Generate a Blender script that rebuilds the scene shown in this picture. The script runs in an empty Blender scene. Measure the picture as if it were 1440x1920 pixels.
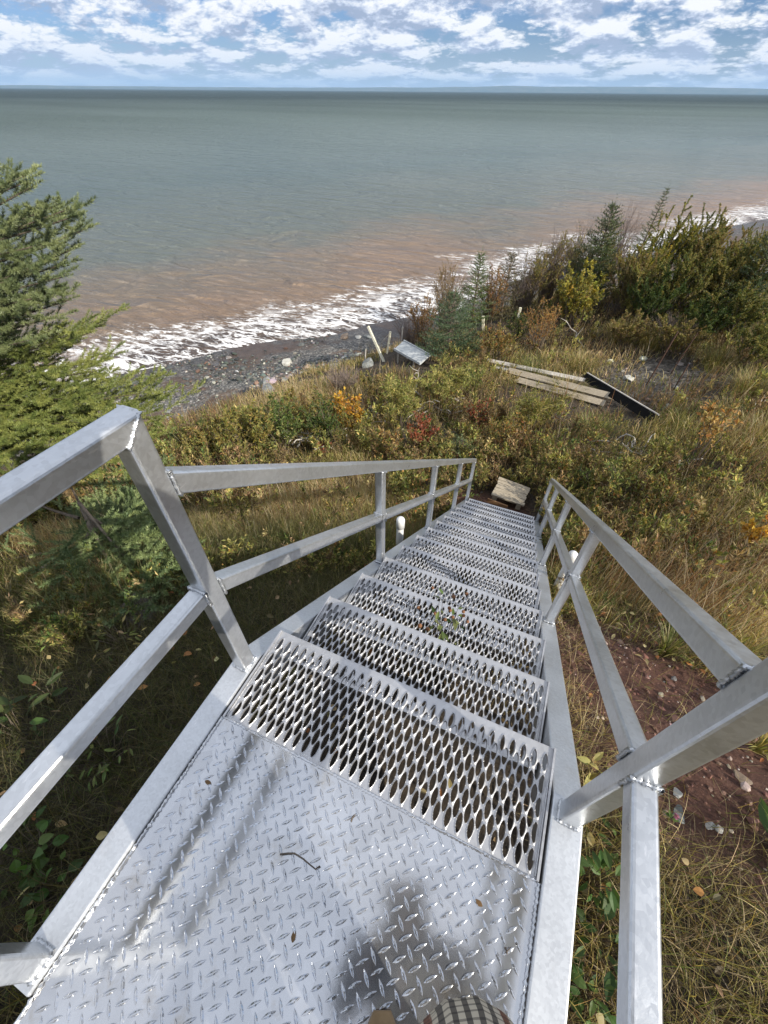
import bpy, math, random
import numpy as np
from mathutils import Vector, Matrix

PI = math.pi
R = math.radians
rng = np.random.default_rng(11)
random.seed(11)
scene = bpy.context.scene
COL = scene.collection

# ------------------------------------------------------------------ camera
F_PX, CX, CY = 785.0, 720.0, 960.0
PITCH = math.atan2(790, F_PX); ROLL = math.atan(12 / 1440); HEAD = R(23.3)
CAMZ = 1.4

def ray(u, v):
    x, y = u - CX, -(v - CY)
    c, s = math.cos(ROLL), math.sin(ROLL)
    x, y = c * x - s * y, s * x + c * y
    f = F_PX * math.cos(PITCH) + y * math.sin(PITCH)
    z = -F_PX * math.sin(PITCH) + y * math.cos(PITCH)
    return np.array([x * math.cos(HEAD) - f * math.sin(HEAD), x * math.sin(HEAD) + f * math.cos(HEAD), z])

cam_d = bpy.data.cameras.new('camera')
cam = bpy.data.objects.new('camera', cam_d)
COL.objects.link(cam)
fw = Vector(ray(CX, CY)).normalized()
rt = (Vector(ray(CX + 1, CY)) - Vector(ray(CX, CY))).normalized()
up = rt.cross(fw)
cam.matrix_world = Matrix(((rt.x, up.x, -fw.x, 0), (rt.y, up.y, -fw.y, 0), (rt.z, up.z, -fw.z, CAMZ), (0, 0, 0, 1)))
cam_d.sensor_fit = 'HORIZONTAL'; cam_d.sensor_width = 36; cam_d.lens = F_PX / 1440 * 36
cam_d.clip_start = 0.01; cam_d.clip_end = 60000
scene.camera = cam

# ------------------------------------------------------------------ light and sky
SUN_EL = R(31); SUN_AZ = R(-72)            # heading the light travels to, from +Y, left negative
L = Vector((math.sin(SUN_AZ) * math.cos(SUN_EL), math.cos(SUN_AZ) * math.cos(SUN_EL), -math.sin(SUN_EL)))
sun_d = bpy.data.lights.new('sun', 'SUN'); sun_d.energy = 5.0; sun_d.angle = R(0.53); sun_d.color = (1, 0.93, 0.82)
sun = bpy.data.objects.new('sun', sun_d); COL.objects.link(sun)
sun.rotation_euler = L.to_track_quat('-Z', 'Y').to_euler()
sun.location = (20, -8, 30)
scene.view_settings.view_transform = 'Standard'; scene.view_settings.look = 'None'
scene.view_settings.gamma = 1; scene.view_settings.exposure = 0.3
scene.view_settings.use_curve_mapping = False
scene.cycles.max_bounces = 8; scene.cycles.transparent_max_bounces = 6
scene.cycles.caustics_reflective = False; scene.cycles.caustics_refractive = False

def N(nt, typ, **kw):
    n = nt.nodes.new(typ)
    for k, v in kw.items():
        if k == 'ins':
            for a, b in v.items():
                if hasattr(b, 'is_linked') or isinstance(b, bpy.types.NodeSocket): nt.links.new(b, n.inputs[a])
                else: n.inputs[a].default_value = b
        else: setattr(n, k, v)
    return n

def math_n(nt, op, a, b=0.0, clamp=False):
    n = nt.nodes.new('ShaderNodeMath'); n.operation = op; n.use_clamp = clamp
    for i, x in enumerate((a, b)):
        if isinstance(x, bpy.types.NodeSocket): nt.links.new(x, n.inputs[i])
        else: n.inputs[i].default_value = x
    return n.outputs[0]

def ramp(nt, fac, stops):
    n = nt.nodes.new('ShaderNodeValToRGB')
    e = n.color_ramp.elements
    while len(e) < len(stops): e.new(0.5)
    for i, (p, c) in enumerate(stops):
        e[i].position = p; e[i].color = tuple(c) + (1,) if len(c) == 3 else c
    nt.links.new(fac, n.inputs[0])
    return n.outputs[0]

def mix(nt, fac, a, b, blend='MIX'):
    n = nt.nodes.new('ShaderNodeMix'); n.data_type = 'RGBA'; n.blend_type = blend
    for i, x in ((0, fac), (6, a), (7, b)):
        if isinstance(x, bpy.types.NodeSocket): nt.links.new(x, n.inputs[i])
        else: n.inputs[i].default_value = x if i == 0 else tuple(x) + (1,) if len(x) == 3 else x
    return n.outputs[2]

def noise(nt, vec, scale, detail=4, rough=0.55, dist=0.0, out=0):
    n = nt.nodes.new('ShaderNodeTexNoise')
    n.inputs['Scale'].default_value = scale; n.inputs['Detail'].default_value = detail
    n.inputs['Roughness'].default_value = rough; n.inputs['Distortion'].default_value = dist
    if vec is not None: nt.links.new(vec, n.inputs['Vector'])
    return n.outputs[out]

world = bpy.data.worlds.new('World'); scene.world = world; world.use_nodes = True
nt = world.node_tree; nt.nodes.clear()
sky = N(nt, 'ShaderNodeTexSky', sky_type='NISHITA', sun_disc=False, sun_elevation=SUN_EL, sun_rotation=R(108),
        altitude=20, air_density=1.0, dust_density=0.6, ozone_density=1.6)
tc = N(nt, 'ShaderNodeTexCoord')
sep = N(nt, 'ShaderNodeSeparateXYZ', ins={0: tc.outputs['Generated']})
zc = math_n(nt, 'MAXIMUM', sep.outputs[2], 0.0)
comb = N(nt, 'ShaderNodeCombineXYZ', ins={0: sep.outputs[0], 1: sep.outputs[1]})
hn = N(nt, 'ShaderNodeVectorMath', operation='NORMALIZE', ins={0: comb.outputs[0]})
def cloud_vec(dz):
    g = math_n(nt, 'MULTIPLY', math_n(nt, 'POWER', math_n(nt, 'ADD', zc, 0.045 + dz), -0.33), 4.2)
    return N(nt, 'ShaderNodeVectorMath', operation='SCALE', ins={0: comb.outputs[0], 'Scale': g}).outputs[0]
def cloud_density(dz):
    v = cloud_vec(dz)
    base = noise(nt, v, 1.55, 3, 0.5)
    bil = math_n(nt, 'ABSOLUTE', math_n(nt, 'SUBTRACT', noise(nt, v, 4.2, 6, 0.60), 0.5))
    return math_n(nt, 'ADD', base, math_n(nt, 'MULTIPLY', bil, 0.75))
n1 = cloud_density(0.0); n2 = cloud_density(0.012)
n3 = noise(nt, cloud_vec(0.0), 0.50, 3, 0.5)
dens = math_n(nt, 'ADD', n1, math_n(nt, 'MULTIPLY', math_n(nt, 'SUBTRACT', n3, 0.5), 0.9))
cover = ramp(nt, dens, [(0.40, (0, 0, 0)), (0.53, (1, 1, 1))])
cover = math_n(nt, 'MAXIMUM', cover, ramp(nt, zc, [(0.12, (0, 0, 0)), (0.42, (0.88, 0.88, 0.88))]))
lit = math_n(nt, 'MULTIPLY', math_n(nt, 'SUBTRACT', n1, n2), 5.0)
lit = math_n(nt, 'ADD', lit, math_n(nt, 'SUBTRACT', 1.12, math_n(nt, 'MULTIPLY', dens, 0.98)), True)
lit = math_n(nt, 'MAXIMUM', lit, ramp(nt, zc, [(0.15, (0, 0, 0)), (0.45, (0.60, 0.60, 0.60))]))
ccol = ramp(nt, lit, [(0.10, (5.0, 6.0, 8.2)), (0.42, (7.6, 8.6, 10.8)), (0.66, (10.2, 10.9, 12.3)), (1.0, (13.4, 13.5, 13.9))])
skyc = mix(nt, 1.0, sky.outputs[0], (0.60, 0.80, 1.30), 'MULTIPLY')
clouds = mix(nt, cover, skyc, ccol)
hz = ramp(nt, zc, [(0.0, (1, 1, 1)), (0.022, (0.38, 0.38, 0.38)), (0.06, (0, 0, 0))])
clouds = mix(nt, math_n(nt, 'MULTIPLY', hz, 0.75), clouds, (8.2, 9.9, 12.8))
bg = N(nt, 'ShaderNodeBackground', ins={0: clouds, 1: 0.064})
wo = N(nt, 'ShaderNodeOutputWorld', ins={0: bg.outputs[0]})

# ------------------------------------------------------------------ mesh helpers
def link(o, parent=None):
    COL.objects.link(o)
    if parent is not None: o.parent = parent
    return o

def build(name, V, faces, mat, parent=None, smooth=False, col=None, extra=None, sm=None):
    """faces: one index array (M,k) or a list of them; ONE mesh object"""
    V = np.asarray(V, np.float32).reshape(-1, 3)
    if isinstance(faces, np.ndarray): faces = [faces]
    faces = [np.asarray(f, np.int32) for f in faces if len(f)]
    me = bpy.data.meshes.new(name)
    loops = np.concatenate([f.ravel() for f in faces]); tot = np.concatenate([np.full(len(f), f.shape[1], np.int32) for f in faces])
    st = np.concatenate([[0], np.cumsum(tot)[:-1]]).astype(np.int32)
    me.vertices.add(len(V)); me.vertices.foreach_set('co', V.ravel())
    me.loops.add(len(loops)); me.loops.foreach_set('vertex_index', loops)
    me.polygons.add(len(tot)); me.polygons.foreach_set('loop_start', st); me.polygons.foreach_set('loop_total', tot)
    me.polygons.foreach_set('use_smooth', np.full(len(tot), bool(smooth)) if sm is None else np.concatenate([np.full(len(f), q) for f, q in zip(faces, sm)]))
    me.update(calc_edges=True); me.validate()
    if col is not None:
        c = np.asarray(col, np.float32)
        if c.shape[1] == 3: c = np.concatenate([c, np.ones((len(c), 1), np.float32)], 1)
        a = me.color_attributes.new('Col', 'FLOAT_COLOR', 'POINT'); a.data.foreach_set('color', c.ravel())
    for k, arr in (extra or {}).items():
        a = me.attributes.new(k, 'FLOAT', 'POINT'); a.data.foreach_set('value', np.asarray(arr, np.float32))
    me.materials.append(mat)
    return link(bpy.data.objects.new(name, me), parent)

class MB:
    """collects pieces, then links them as one mesh"""
    def __init__(s): s.v = []; s.f = {}; s.c = []; s.n = 0
    def add(s, V, *fs, col=None, smooth=False):
        V = np.asarray(V, float).reshape(-1, 3)
        for f in fs:
            f = np.asarray(f, np.int32)
            if len(f): s.f.setdefault((f.shape[1], smooth), []).append(f + s.n)
        s.v.append(V); s.n += len(V)
        if col is not None:
            c = np.asarray(col, float)
            s.c.append(np.broadcast_to(c, (len(V), 3)))
        return s
    def build(s, name, mat, parent=None, smooth=False):
        return build(name, np.concatenate(s.v), [np.concatenate(x) for x in s.f.values()], mat, parent, smooth, np.concatenate(s.c) if s.c else None, None, [k[1] or smooth for k in s.f])

def frame(d, upv=(0, 0, 1)):
    d = np.asarray(d, float); d = d / np.linalg.norm(d)
    a = np.cross(upv, d)
    if np.linalg.norm(a) < 1e-4: a = np.cross((0, 1, 0), d)
    a /= np.linalg.norm(a); b = np.cross(d, a)
    return d, a, b

def ringfaces(n, k):
    """n rings of k verts -> quads"""
    i = np.arange(n - 1)[:, None] * k; j = np.arange(k)[None]
    a = i + j; b = i + (j + 1) % k
    return np.stack([a, b, b + k, a + k], -1).reshape(-1, 4)

def prof(w, h, r, seg=3):
    pts = []
    for (sx, sy, a0) in ((1, 1, 0), (-1, 1, 90), (-1, -1, 180), (1, -1, 270)):
        for i in range(seg + 1):
            a = R(a0 + 90 * i / seg)
            pts.append((sx * (w / 2 - r) + r * math.cos(a), sy * (h / 2 - r) + r * math.sin(a)))
    return np.array(pts)

def bar(mb, p0, p1, w, h=None, r=0.006, upv=(0, 0, 1), n0=None, n1=None, cap=True):
    """rounded rectangular tube from p0 to p1; n0/n1 = normals of the mitre planes at the ends"""
    h = h or w
    p0 = np.array(p0, float); p1 = np.array(p1, float)
    d, a, b = frame(p1 - p0, upv)
    P = prof(w, h, r)
    off = P[:, :1] * a + P[:, 1:] * b
    ends = []
    for p, n in ((p0, n0), (p1, n1)):
        q = p + off
        if n is not None:
            n = np.asarray(n, float); q = q + d * (-((q - p) @ n) / (d @ n))[:, None]
        ends.append(q)
    k = len(P)
    fs = [ringfaces(2, k)]
    if cap: fs += [np.arange(k)[None, ::-1], (np.arange(k) + k)[None]]
    mb.add(np.concatenate(ends), *fs)

def tube(mb, pts, rad, k=5, col=None, cap=False):
    pts = np.asarray(pts, float); n = len(pts)
    rad = np.broadcast_to(np.asarray(rad, float), (n,))
    T = np.gradient(pts, axis=0); T /= np.linalg.norm(T, axis=1)[:, None] + 1e-9
    ref = np.array([0.3, 0.2, 0.93]) if abs(T[0] @ (0.3, 0.2, 0.93)) < 0.95 else np.array([1.0, 0, 0])
    A = np.cross(ref, T); A /= np.linalg.norm(A, axis=1)[:, None] + 1e-9
    B = np.cross(T, A)
    th = np.arange(k) * 2 * PI / k
    V = pts[:, None] + rad[:, None, None] * (np.cos(th)[None, :, None] * A[:, None] + np.sin(th)[None, :, None] * B[:, None])
    fs = [ringfaces(n, k)]
    if cap: fs += [np.arange(k)[None, ::-1], (np.arange(k) + (n - 1) * k)[None]]
    mb.add(V.reshape(-1, 3), fs[0], col=col, smooth=k > 4)
    if cap:
        off = V.reshape(-1, 3); mb.add(off[:k], np.arange(k)[None, ::-1], col=col); mb.add(off[-k:], np.arange(k)[None], col=col)

def weld(mb, pts, r=0.005, closed=True, pitch=0.006):
    pts = [np.asarray(p, float) for p in pts]
    if closed: pts = pts + [pts[0]]
    out = []
    for a, b in zip(pts[:-1], pts[1:]):
        n = max(2, int(np.linalg.norm(b - a) / (pitch / 2.0)))
        out += [a + (b - a) * t for t in np.arange(n) / n]
    out.append(pts[-1])
    out = np.array(out); out = out + rng.normal(0, r * 0.10, out.shape)
    rr = r * (0.85 + 0.28 * np.cos(np.arange(len(out)) * PI) + rng.normal(0, 0.12, len(out)))
    tube(mb, out, rr, 6)

def rect_ring(c, a, b, w, h):
    c, a, b = (np.asarray(x, float) for x in (c, a, b))
    return [c + a * w / 2 + b * h / 2, c - a * w / 2 + b * h / 2, c - a * w / 2 - b * h / 2, c + a * w / 2 - b * h / 2]

def box(mb, lo, hi):
    x0, y0, z0 = lo; x1, y1, z1 = hi
    V = [(x0, y0, z0), (x1, y0, z0), (x1, y1, z0), (x0, y1, z0), (x0, y0, z1), (x1, y0, z1), (x1, y1, z1), (x0, y1, z1)]
    mb.add(V, [(3, 2, 1, 0), (4, 5, 6, 7), (0, 1, 5, 4), (1, 2, 6, 5), (2, 3, 7, 6), (3, 0, 4, 7)])

def tag(o, label=None, cat=None, group=None, kind=None):
    if label: o['label'] = label
    if cat: o['category'] = cat
    if group: o['group'] = group
    if kind: o['kind'] = kind
    return o

def thing(name, label, cat, loc=(0, 0, 0), group=None):
    o = link(bpy.data.objects.new(name, None)); o.location = loc; o.empty_display_size = 0.1
    return tag(o, label, cat, group)

def mat(name):
    m = bpy.data.materials.new(name); m.use_nodes = True
    t = m.node_tree; b = t.nodes['Principled BSDF']
    return m, t, b

def setb(t, b, **kw):
    for k, v in kw.items():
        k = k.replace('_', ' ')
        if isinstance(v, bpy.types.NodeSocket): t.links.new(v, b.inputs[k])
        else: b.inputs[k].default_value = tuple(v) + (1,) if isinstance(v, tuple) and len(v) == 3 else v

def bump(t, b, h, strength=0.3, dist=0.01):
    n = N(t, 'ShaderNodeBump', ins={'Strength': strength, 'Distance': dist, 'Height': h})
    t.links.new(n.outputs[0], b.inputs['Normal'])

def objc(t): return N(t, 'ShaderNodeTexCoord').outputs['Object']

# ------------------------------------------------------------------ materials
def metal(name, base, met, r0, r1, spang=60, dirt=0.0, bs=0.06):
    m, t, b = mat(name); o = objc(t)
    v = N(t, 'ShaderNodeTexVoronoi', ins={'Vector': o, 'Scale': spang}).outputs['Color']
    vs = N(t, 'ShaderNodeSeparateColor', ins={0: v}).outputs[0]
    big = noise(t, o, 5, 5, 0.6); fine = noise(t, o, 90, 3, 0.7)
    f = math_n(t, 'ADD', math_n(t, 'MULTIPLY', vs, 0.22), math_n(t, 'MULTIPLY', big, 0.78))
    c = ramp(t, f, [(0.25, tuple(x * 0.82 for x in base)), (0.55, base), (0.8, tuple(min(1, x * 1.12) for x in base))])
    if dirt:
        d = ramp(t, noise(t, o, 8, 7, 0.72), [(0.56, (0, 0, 0)), (0.72, (1, 1, 1))])
        c = mix(t, math_n(t, 'MULTIPLY', d, dirt), c, (0.42, 0.36, 0.27))
    sp = ramp(t, noise(t, N(t, 'ShaderNodeMapping', ins={0: o, 'Scale': (1, 0.22, 1), 'Rotation': (0.3, 0.2, 0.35)}).outputs[0], 70, 4, 0.75), [(0.63, (0, 0, 0)), (0.70, (1, 1, 1))])
    c = mix(t, math_n(t, 'MULTIPLY', sp, 0.45), c, (0.95, 0.95, 0.96))
    rr = math_n(t, 'ADD', r0, math_n(t, 'MULTIPLY', f, r1 - r0))
    setb(t, b, Base_Color=c, Metallic=met, Roughness=rr)
    bump(t, b, math_n(t, 'ADD', math_n(t, 'MULTIPLY', fine, 0.4), math_n(t, 'MULTIPLY', big, 1.0)), bs, 0.01)
    return m
M_GALV = metal('galvanised_steel', (0.66, 0.68, 0.70), 0.84, 0.20, 0.46, 110, 0.0, 0.10)
M_ALU = metal('brushed_aluminium', (0.66, 0.68, 0.70), 0.74, 0.34, 0.50, 170, 0.25, 0.04)
M_PLATE = metal('checker_plate', (0.66, 0.67, 0.69), 0.88, 0.075, 0.15, 16, 0.60, 0.010)
M_TREAD = metal('grip_tread_metal', (0.57, 0.57, 0.58), 0.74, 0.28, 0.5, 60, 0.25)

def plain(name, c0, c1, scale=8, rough=0.8, bs=0.3, bd=0.01, stretch=None, spec=0.5):
    m, t, b = mat(name); o = objc(t)
    if stretch: o = N(t, 'ShaderNodeMapping', ins={0: o, 'Scale': stretch}).outputs[0]
    n = noise(t, o, scale, 6, 0.65)
    setb(t, b, Base_Color=ramp(t, n, [(0.3, c0), (0.7, c1)]), Roughness=rough)
    b.inputs['Specular IOR Level'].default_value = spec
    bump(t, b, n, bs, bd)
    return m
M_PVC = plain('white_pvc', (0.72, 0.73, 0.72), (0.82, 0.82, 0.80), 6, 0.35, 0.02)
M_PLANK = plain('weathered_plank', (0.20, 0.165, 0.12), (0.50, 0.43, 0.32), 9, 0.9, 0.5, 0.006, (1.5, 10, 10))
M_GREYWOOD = plain('grey_driftwood', (0.34, 0.31, 0.27), (0.62, 0.58, 0.52), 12, 0.9, 0.4, 0.004)
M_DARKWOOD = plain('dark_log_bark', (0.06, 0.045, 0.035), (0.22, 0.18, 0.14), 14, 0.9, 0.8, 0.02)
M_BARK = plain('bark', (0.07, 0.055, 0.04), (0.20, 0.16, 0.12), 30, 0.9, 0.5, 0.01)
M_TWIG = plain('bare_twigs', (0.13, 0.10, 0.085), (0.28, 0.22, 0.19), 20, 0.9, 0.2)
M_RUST = plain('rusty_steel', (0.035, 0.022, 0.018), (0.13, 0.065, 0.04), 40, 0.8, 0.4)
M_BLACK = plain('black_sheet', (0.005, 0.005, 0.005), (0.012, 0.011, 0.010), 7, 0.9, 0.2, spec=0.1)
M_PANEL = plain('pale_panel', (0.40, 0.43, 0.44), (0.54, 0.56, 0.56), 3, 0.8, 0.05)
M_CREAM = plain('cream_paint', (0.60, 0.57, 0.42), (0.76, 0.73, 0.58), 12, 0.7, 0.2)

def rock(name, c0, c1, c2):
    m, t, b = mat(name); o = objc(t)
    n = noise(t, o, 7, 7, 0.65)
    setb(t, b, Base_Color=ramp(t, n, [(0.32, c0), (0.52, c1), (0.72, c2)]), Roughness=0.85)
    bump(t, b, noise(t, o, 18, 8, 0.7), 0.7, 0.03)
    return m
M_ROCK_W = rock('pale_rock', (0.30, 0.29, 0.25), (0.50, 0.49, 0.44), (0.66, 0.65, 0.60))
M_ROCK_G = rock('grey_rock', (0.10, 0.105, 0.10), (0.20, 0.21, 0.20), (0.36, 0.37, 0.35))
M_ROCK_B = rock('brown_rock', (0.12, 0.085, 0.06), (0.24, 0.18, 0.13), (0.40, 0.33, 0.26))

m, t, b = mat('foliage'); M_FOL = m
at = N(t, 'ShaderNodeAttribute', attribute_name='Col')
setb(t, b, Base_Color=at.outputs['Color'], Roughness=0.55)
b.inputs['Specular IOR Level'].default_value = 0.35
tr = N(t, 'ShaderNodeBsdfTranslucent', ins={0: mix(t, 1.0, at.outputs['Color'], (1.25, 1.2, 0.7), 'MULTIPLY')})
ms = N(t, 'ShaderNodeMixShader', ins={0: 0.34, 1: b.outputs[0], 2: tr.outputs[0]})
t.links.new(ms.outputs[0], t.nodes['Material Output'].inputs[0])
m, t, b = mat('needles'); M_NEEDLE = m
at = N(t, 'ShaderNodeAttribute', attribute_name='Col')
setb(t, b, Base_Color=at.outputs['Color'], Roughness=0.5)
m, t, b = mat('tinted_stone'); M_STONE = m
at = N(t, 'ShaderNodeAttribute', attribute_name='Col')
setb(t, b, Base_Color=at.outputs['Color'], Roughness=0.6)

# ------------------------------------------------------------------ metal staircase
H = 1.4
XL0, XL1, XR0, XR1 = -0.732, -0.655, 0.336, 0.420      # stringers
PXL, PXR = -0.690, 0.381                                # post lines
Y0, RUN, RISE, NT = 0.56, 0.327, 0.2303, 14
SL = RISE / RUN
def nos(y): return -(y - Y0) * SL

stairs = thing('metal_staircase', 'galvanised metal staircase with checker plate landing and perforated treads going down the bank', 'staircase', (0, 0, 0))

# landing deck with raised lugs
TX0, TX1 = -0.648, 0.329
DY0, DY1 = -1.25, 0.231
mb = MB()
box(mb, (TX0, DY0, -0.008), (TX1, DY1, 0.0))
P = 0.0376
lugt = []
for k in range(7):                                       # lens outline, half length 16.5, half width 3.3 mm
    s = -1 + 2 * k / 6
    lugt.append((s * 0.0170, 0.0043 * (1 - s * s), 0.0034 * (1 - s * s) ** 0.5))
lv = []
for (s, w, z) in lugt: lv += [(s, -w, -0.0002), (s, -w * 0.22, z), (s, w * 0.22, z), (s, w, -0.0002)]
lv = np.array(lv)
lf = np.concatenate([np.array([[4 * i + j, 4 * i + j + 4, 4 * i + j + 5, 4 * i + j + 1] for j in range(3)]) for i in range(6)])
def rotz(V, a):
    c, s = math.cos(a), math.sin(a)
    return np.stack([V[:, 0] * c - V[:, 1] * s, V[:, 0] * s + V[:, 1] * c, V[:, 2]], 1)
lugA, lugB = rotz(lv, R(135)), rotz(lv, R(45))
nx = int((TX1 - TX0) / P); ny = int((DY1 - DY0) / P)
for i in range(nx + 1):
    for j in range(ny + 1):
        for q, (V, ox, oy) in enumerate(((lugA, 0, 0), (lugB, 0.5, 0.5))):
            x = TX0 + 0.012 + (i + ox) * P; y = DY1 - 0.016 - (j + oy) * P
            if TX0 + 0.012 < x < TX1 - 0.012 and DY0 + 0.012 < y < DY1 - 0.012: mb.add(V + (x, y, 0), lf)
weld(mb, [(TX0 + 0.002, DY1 + 0.003, 0.001), (TX1 - 0.002, DY1 + 0.003, 0.001)], 0.0042, False, 0.011)
weld(mb, [(TX0 - 0.002, DY0, 0.003), (TX0 - 0.002, DY1, 0.003)], 0.005, False, 0.012)
weld(mb, [(TX1 + 0.002, DY0, 0.003), (TX1 + 0.002, DY1, 0.003)], 0.005, False, 0.012)
deck = mb.build('landing_plate', M_PLATE, stairs)

# perforated tread (one mesh, copied)
CP, RP = 0.0320, 0.0605
TD = RUN + 0.004
def tread_mesh():
    mb = MB()
    w = TX1 - TX0 - 0.012
    ncol = int(w / CP) - 0
    hexb = np.array([(11.5, 0), (4.5, 30.25), (-4.5, 30.25), (-11.5, 0), (-4.5, -30.25), (4.5, -30.25)]) / 1000
    K = 8
    ob = np.concatenate([hexb[i] + (hexb[(i + 1) % 6] - hexb[i]) * np.linspace(0, 1, K, endpoint=False)[:, None] for i in range(6)])
    n = len(ob)
    # rim: lens shape, matched by the angle in stretched space
    sc = np.array([11.5, 30.25]) / 1000
    ang = np.arctan2(ob[:, 1] / sc[1], ob[:, 0] / sc[0])
    rx, ry = 0.0080, 0.0245
    c, s = np.cos(ang), np.sin(ang)
    rim = np.stack([rx * np.sign(c) * np.abs(c) ** 1.35, ry * np.sign(s) * np.abs(s) ** 0.9], 1)
    f = np.arange(n); g = (f + 1) % n
    def cell(cx, cy, raised):
        zr = 0.0030 if raised else -0.0010
        tooth = 0.0011 * np.where(np.arange(n) % 2 == 0, 1, -1) * (np.abs(c) > 0.25)
        mid = rim + (ob - rim) * 0.30
        V = np.concatenate([np.c_[ob, np.zeros(n)], np.c_[mid, np.full(n, zr * 0.75)], np.c_[rim, zr + tooth], np.c_[rim * (0.96, 1.0), np.full(n, zr - 0.0105)]])
        V = V + (cx, cy, 0)
        F = [np.stack([f + a * n, g + a * n, g + (a + 1) * n, f + (a + 1) * n], 1) for a in range(3)]
        mb.add(V, *F)
    x0 = -(ncol - 1) * CP / 2
    ys = [0.040 + r * RP for r in range(5)]
    for r in range(5):
        for i in range(ncol): cell(x0 + i * CP, ys[r], True)
    for r in range(4):
        for i in range(ncol - 1): cell(x0 + (i + 0.5) * CP, ys[r] + RP / 2, False)
    # solid borders (half cells along every edge)
    yb0, yb1 = ys[0] - RP / 2, ys[4] + RP / 2
    a, bq = 0.0115, 0.0045
    for (y, sg, ye) in ((yb0, 1, 0.0), (yb1, -1, TD)):
        for i in range(-1, ncol):
            cx = x0 + (i + 0.5) * CP
            mb.add([(cx - a, y, 0), (cx + a, y, 0), (cx + bq, y + sg * RP / 2, 0), (cx - bq, y + sg * RP / 2, 0)], [(0, 1, 2, 3)] if sg > 0 else [(3, 2, 1, 0)])
        lo, hi = min(y, ye), max(y, ye)
        mb.add([(-w / 2, lo, 0), (w / 2, lo, 0), (w / 2, hi, 0), (-w / 2, hi, 0)], [(0, 1, 2, 3)])
    for sg in (-1, 1):
        xe = sg * w / 2; xi = sg * (-x0)
        for r in range(4):
            y = ys[r] + RP / 2
            mb.add([(xe, y - RP / 2, 0), (xe, y + RP / 2, 0), (xi + sg * bq, y + RP / 2, 0), (xi + sg * bq, y - RP / 2, 0), (xi + sg * 0.0045, y, 0)], [(0, 1, 2, 4), (0, 4, 3, 3)][0:1] if False else [(0, 1, 2, 3)])
    # front and rear flanges
    box(mb, (-w / 2, TD - 0.0025, -0.055), (w / 2, TD, 0.0006))
    box(mb, (-w / 2, 0.0, -0.055), (w / 2, 0.0025, 0.0006))
    # end plates
    for sg in (-1, 1):
        xa = sg * (w / 2 + 0.0005); xb = sg * (w / 2 + 0.0065)
        box(mb, (min(xa, xb), 0.002, -0.062), (max(xa, xb), TD - 0.001, 0.009))
        weld(mb, [(sg * (w / 2 - 0.002), 0.01, 0.0015), (sg * (w / 2 - 0.002), TD - 0.09, 0.0015)], 0.0028, False, 0.009)
    return mb
xc = (TX0 + TX1) / 2
t0 = tread_mesh().build('tread', M_TREAD, stairs)
t0.location = (xc, Y0 - TD + 0.002, 0.0)
for k in range(1, NT):
    o = t0.copy(); COL.objects.link(o); o.parent = stairs
    o.location = (xc, Y0 + k * RUN - TD + 0.002, -k * RISE)

# stringers: landing beam and flight in one profile
def stringer(x0, x1, yb):
    off = 0.072
    yj = Y0 - (0.014 + off) / SL
    ye = 5.02; ct = 0.20 / math.cos(math.atan(SL))
    top = [(yb, 0.014), (yj, 0.014), (ye, nos(ye) - off)]
    bot = [(ye, nos(ye) - off - ct), (yj - 0.06, nos(yj - 0.06) - off - ct), (yb, nos(yj - 0.06) - off - ct)]
    pl = top + bot
    n = len(pl)
    V = [(x0, y, z) for y, z in pl] + [(x1, y, z) for y, z in pl]
    mb = MB()
    mb.add(V, [tuple(range(n))], [tuple(range(2 * n - 1, n - 1, -1))], [(i, i + n, (i + 1) % n + n, (i + 1) % n) for i in range(n)])
    o = mb.build('stringer', M_ALU, stairs)
    bv = o.modifiers.new('bevel', 'BEVEL'); bv.width = 0.005; bv.segments = 2
    return o
stringer(XL0, XL1, -0.405)
stringer(XR0, XR1, -1.25)

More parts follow.
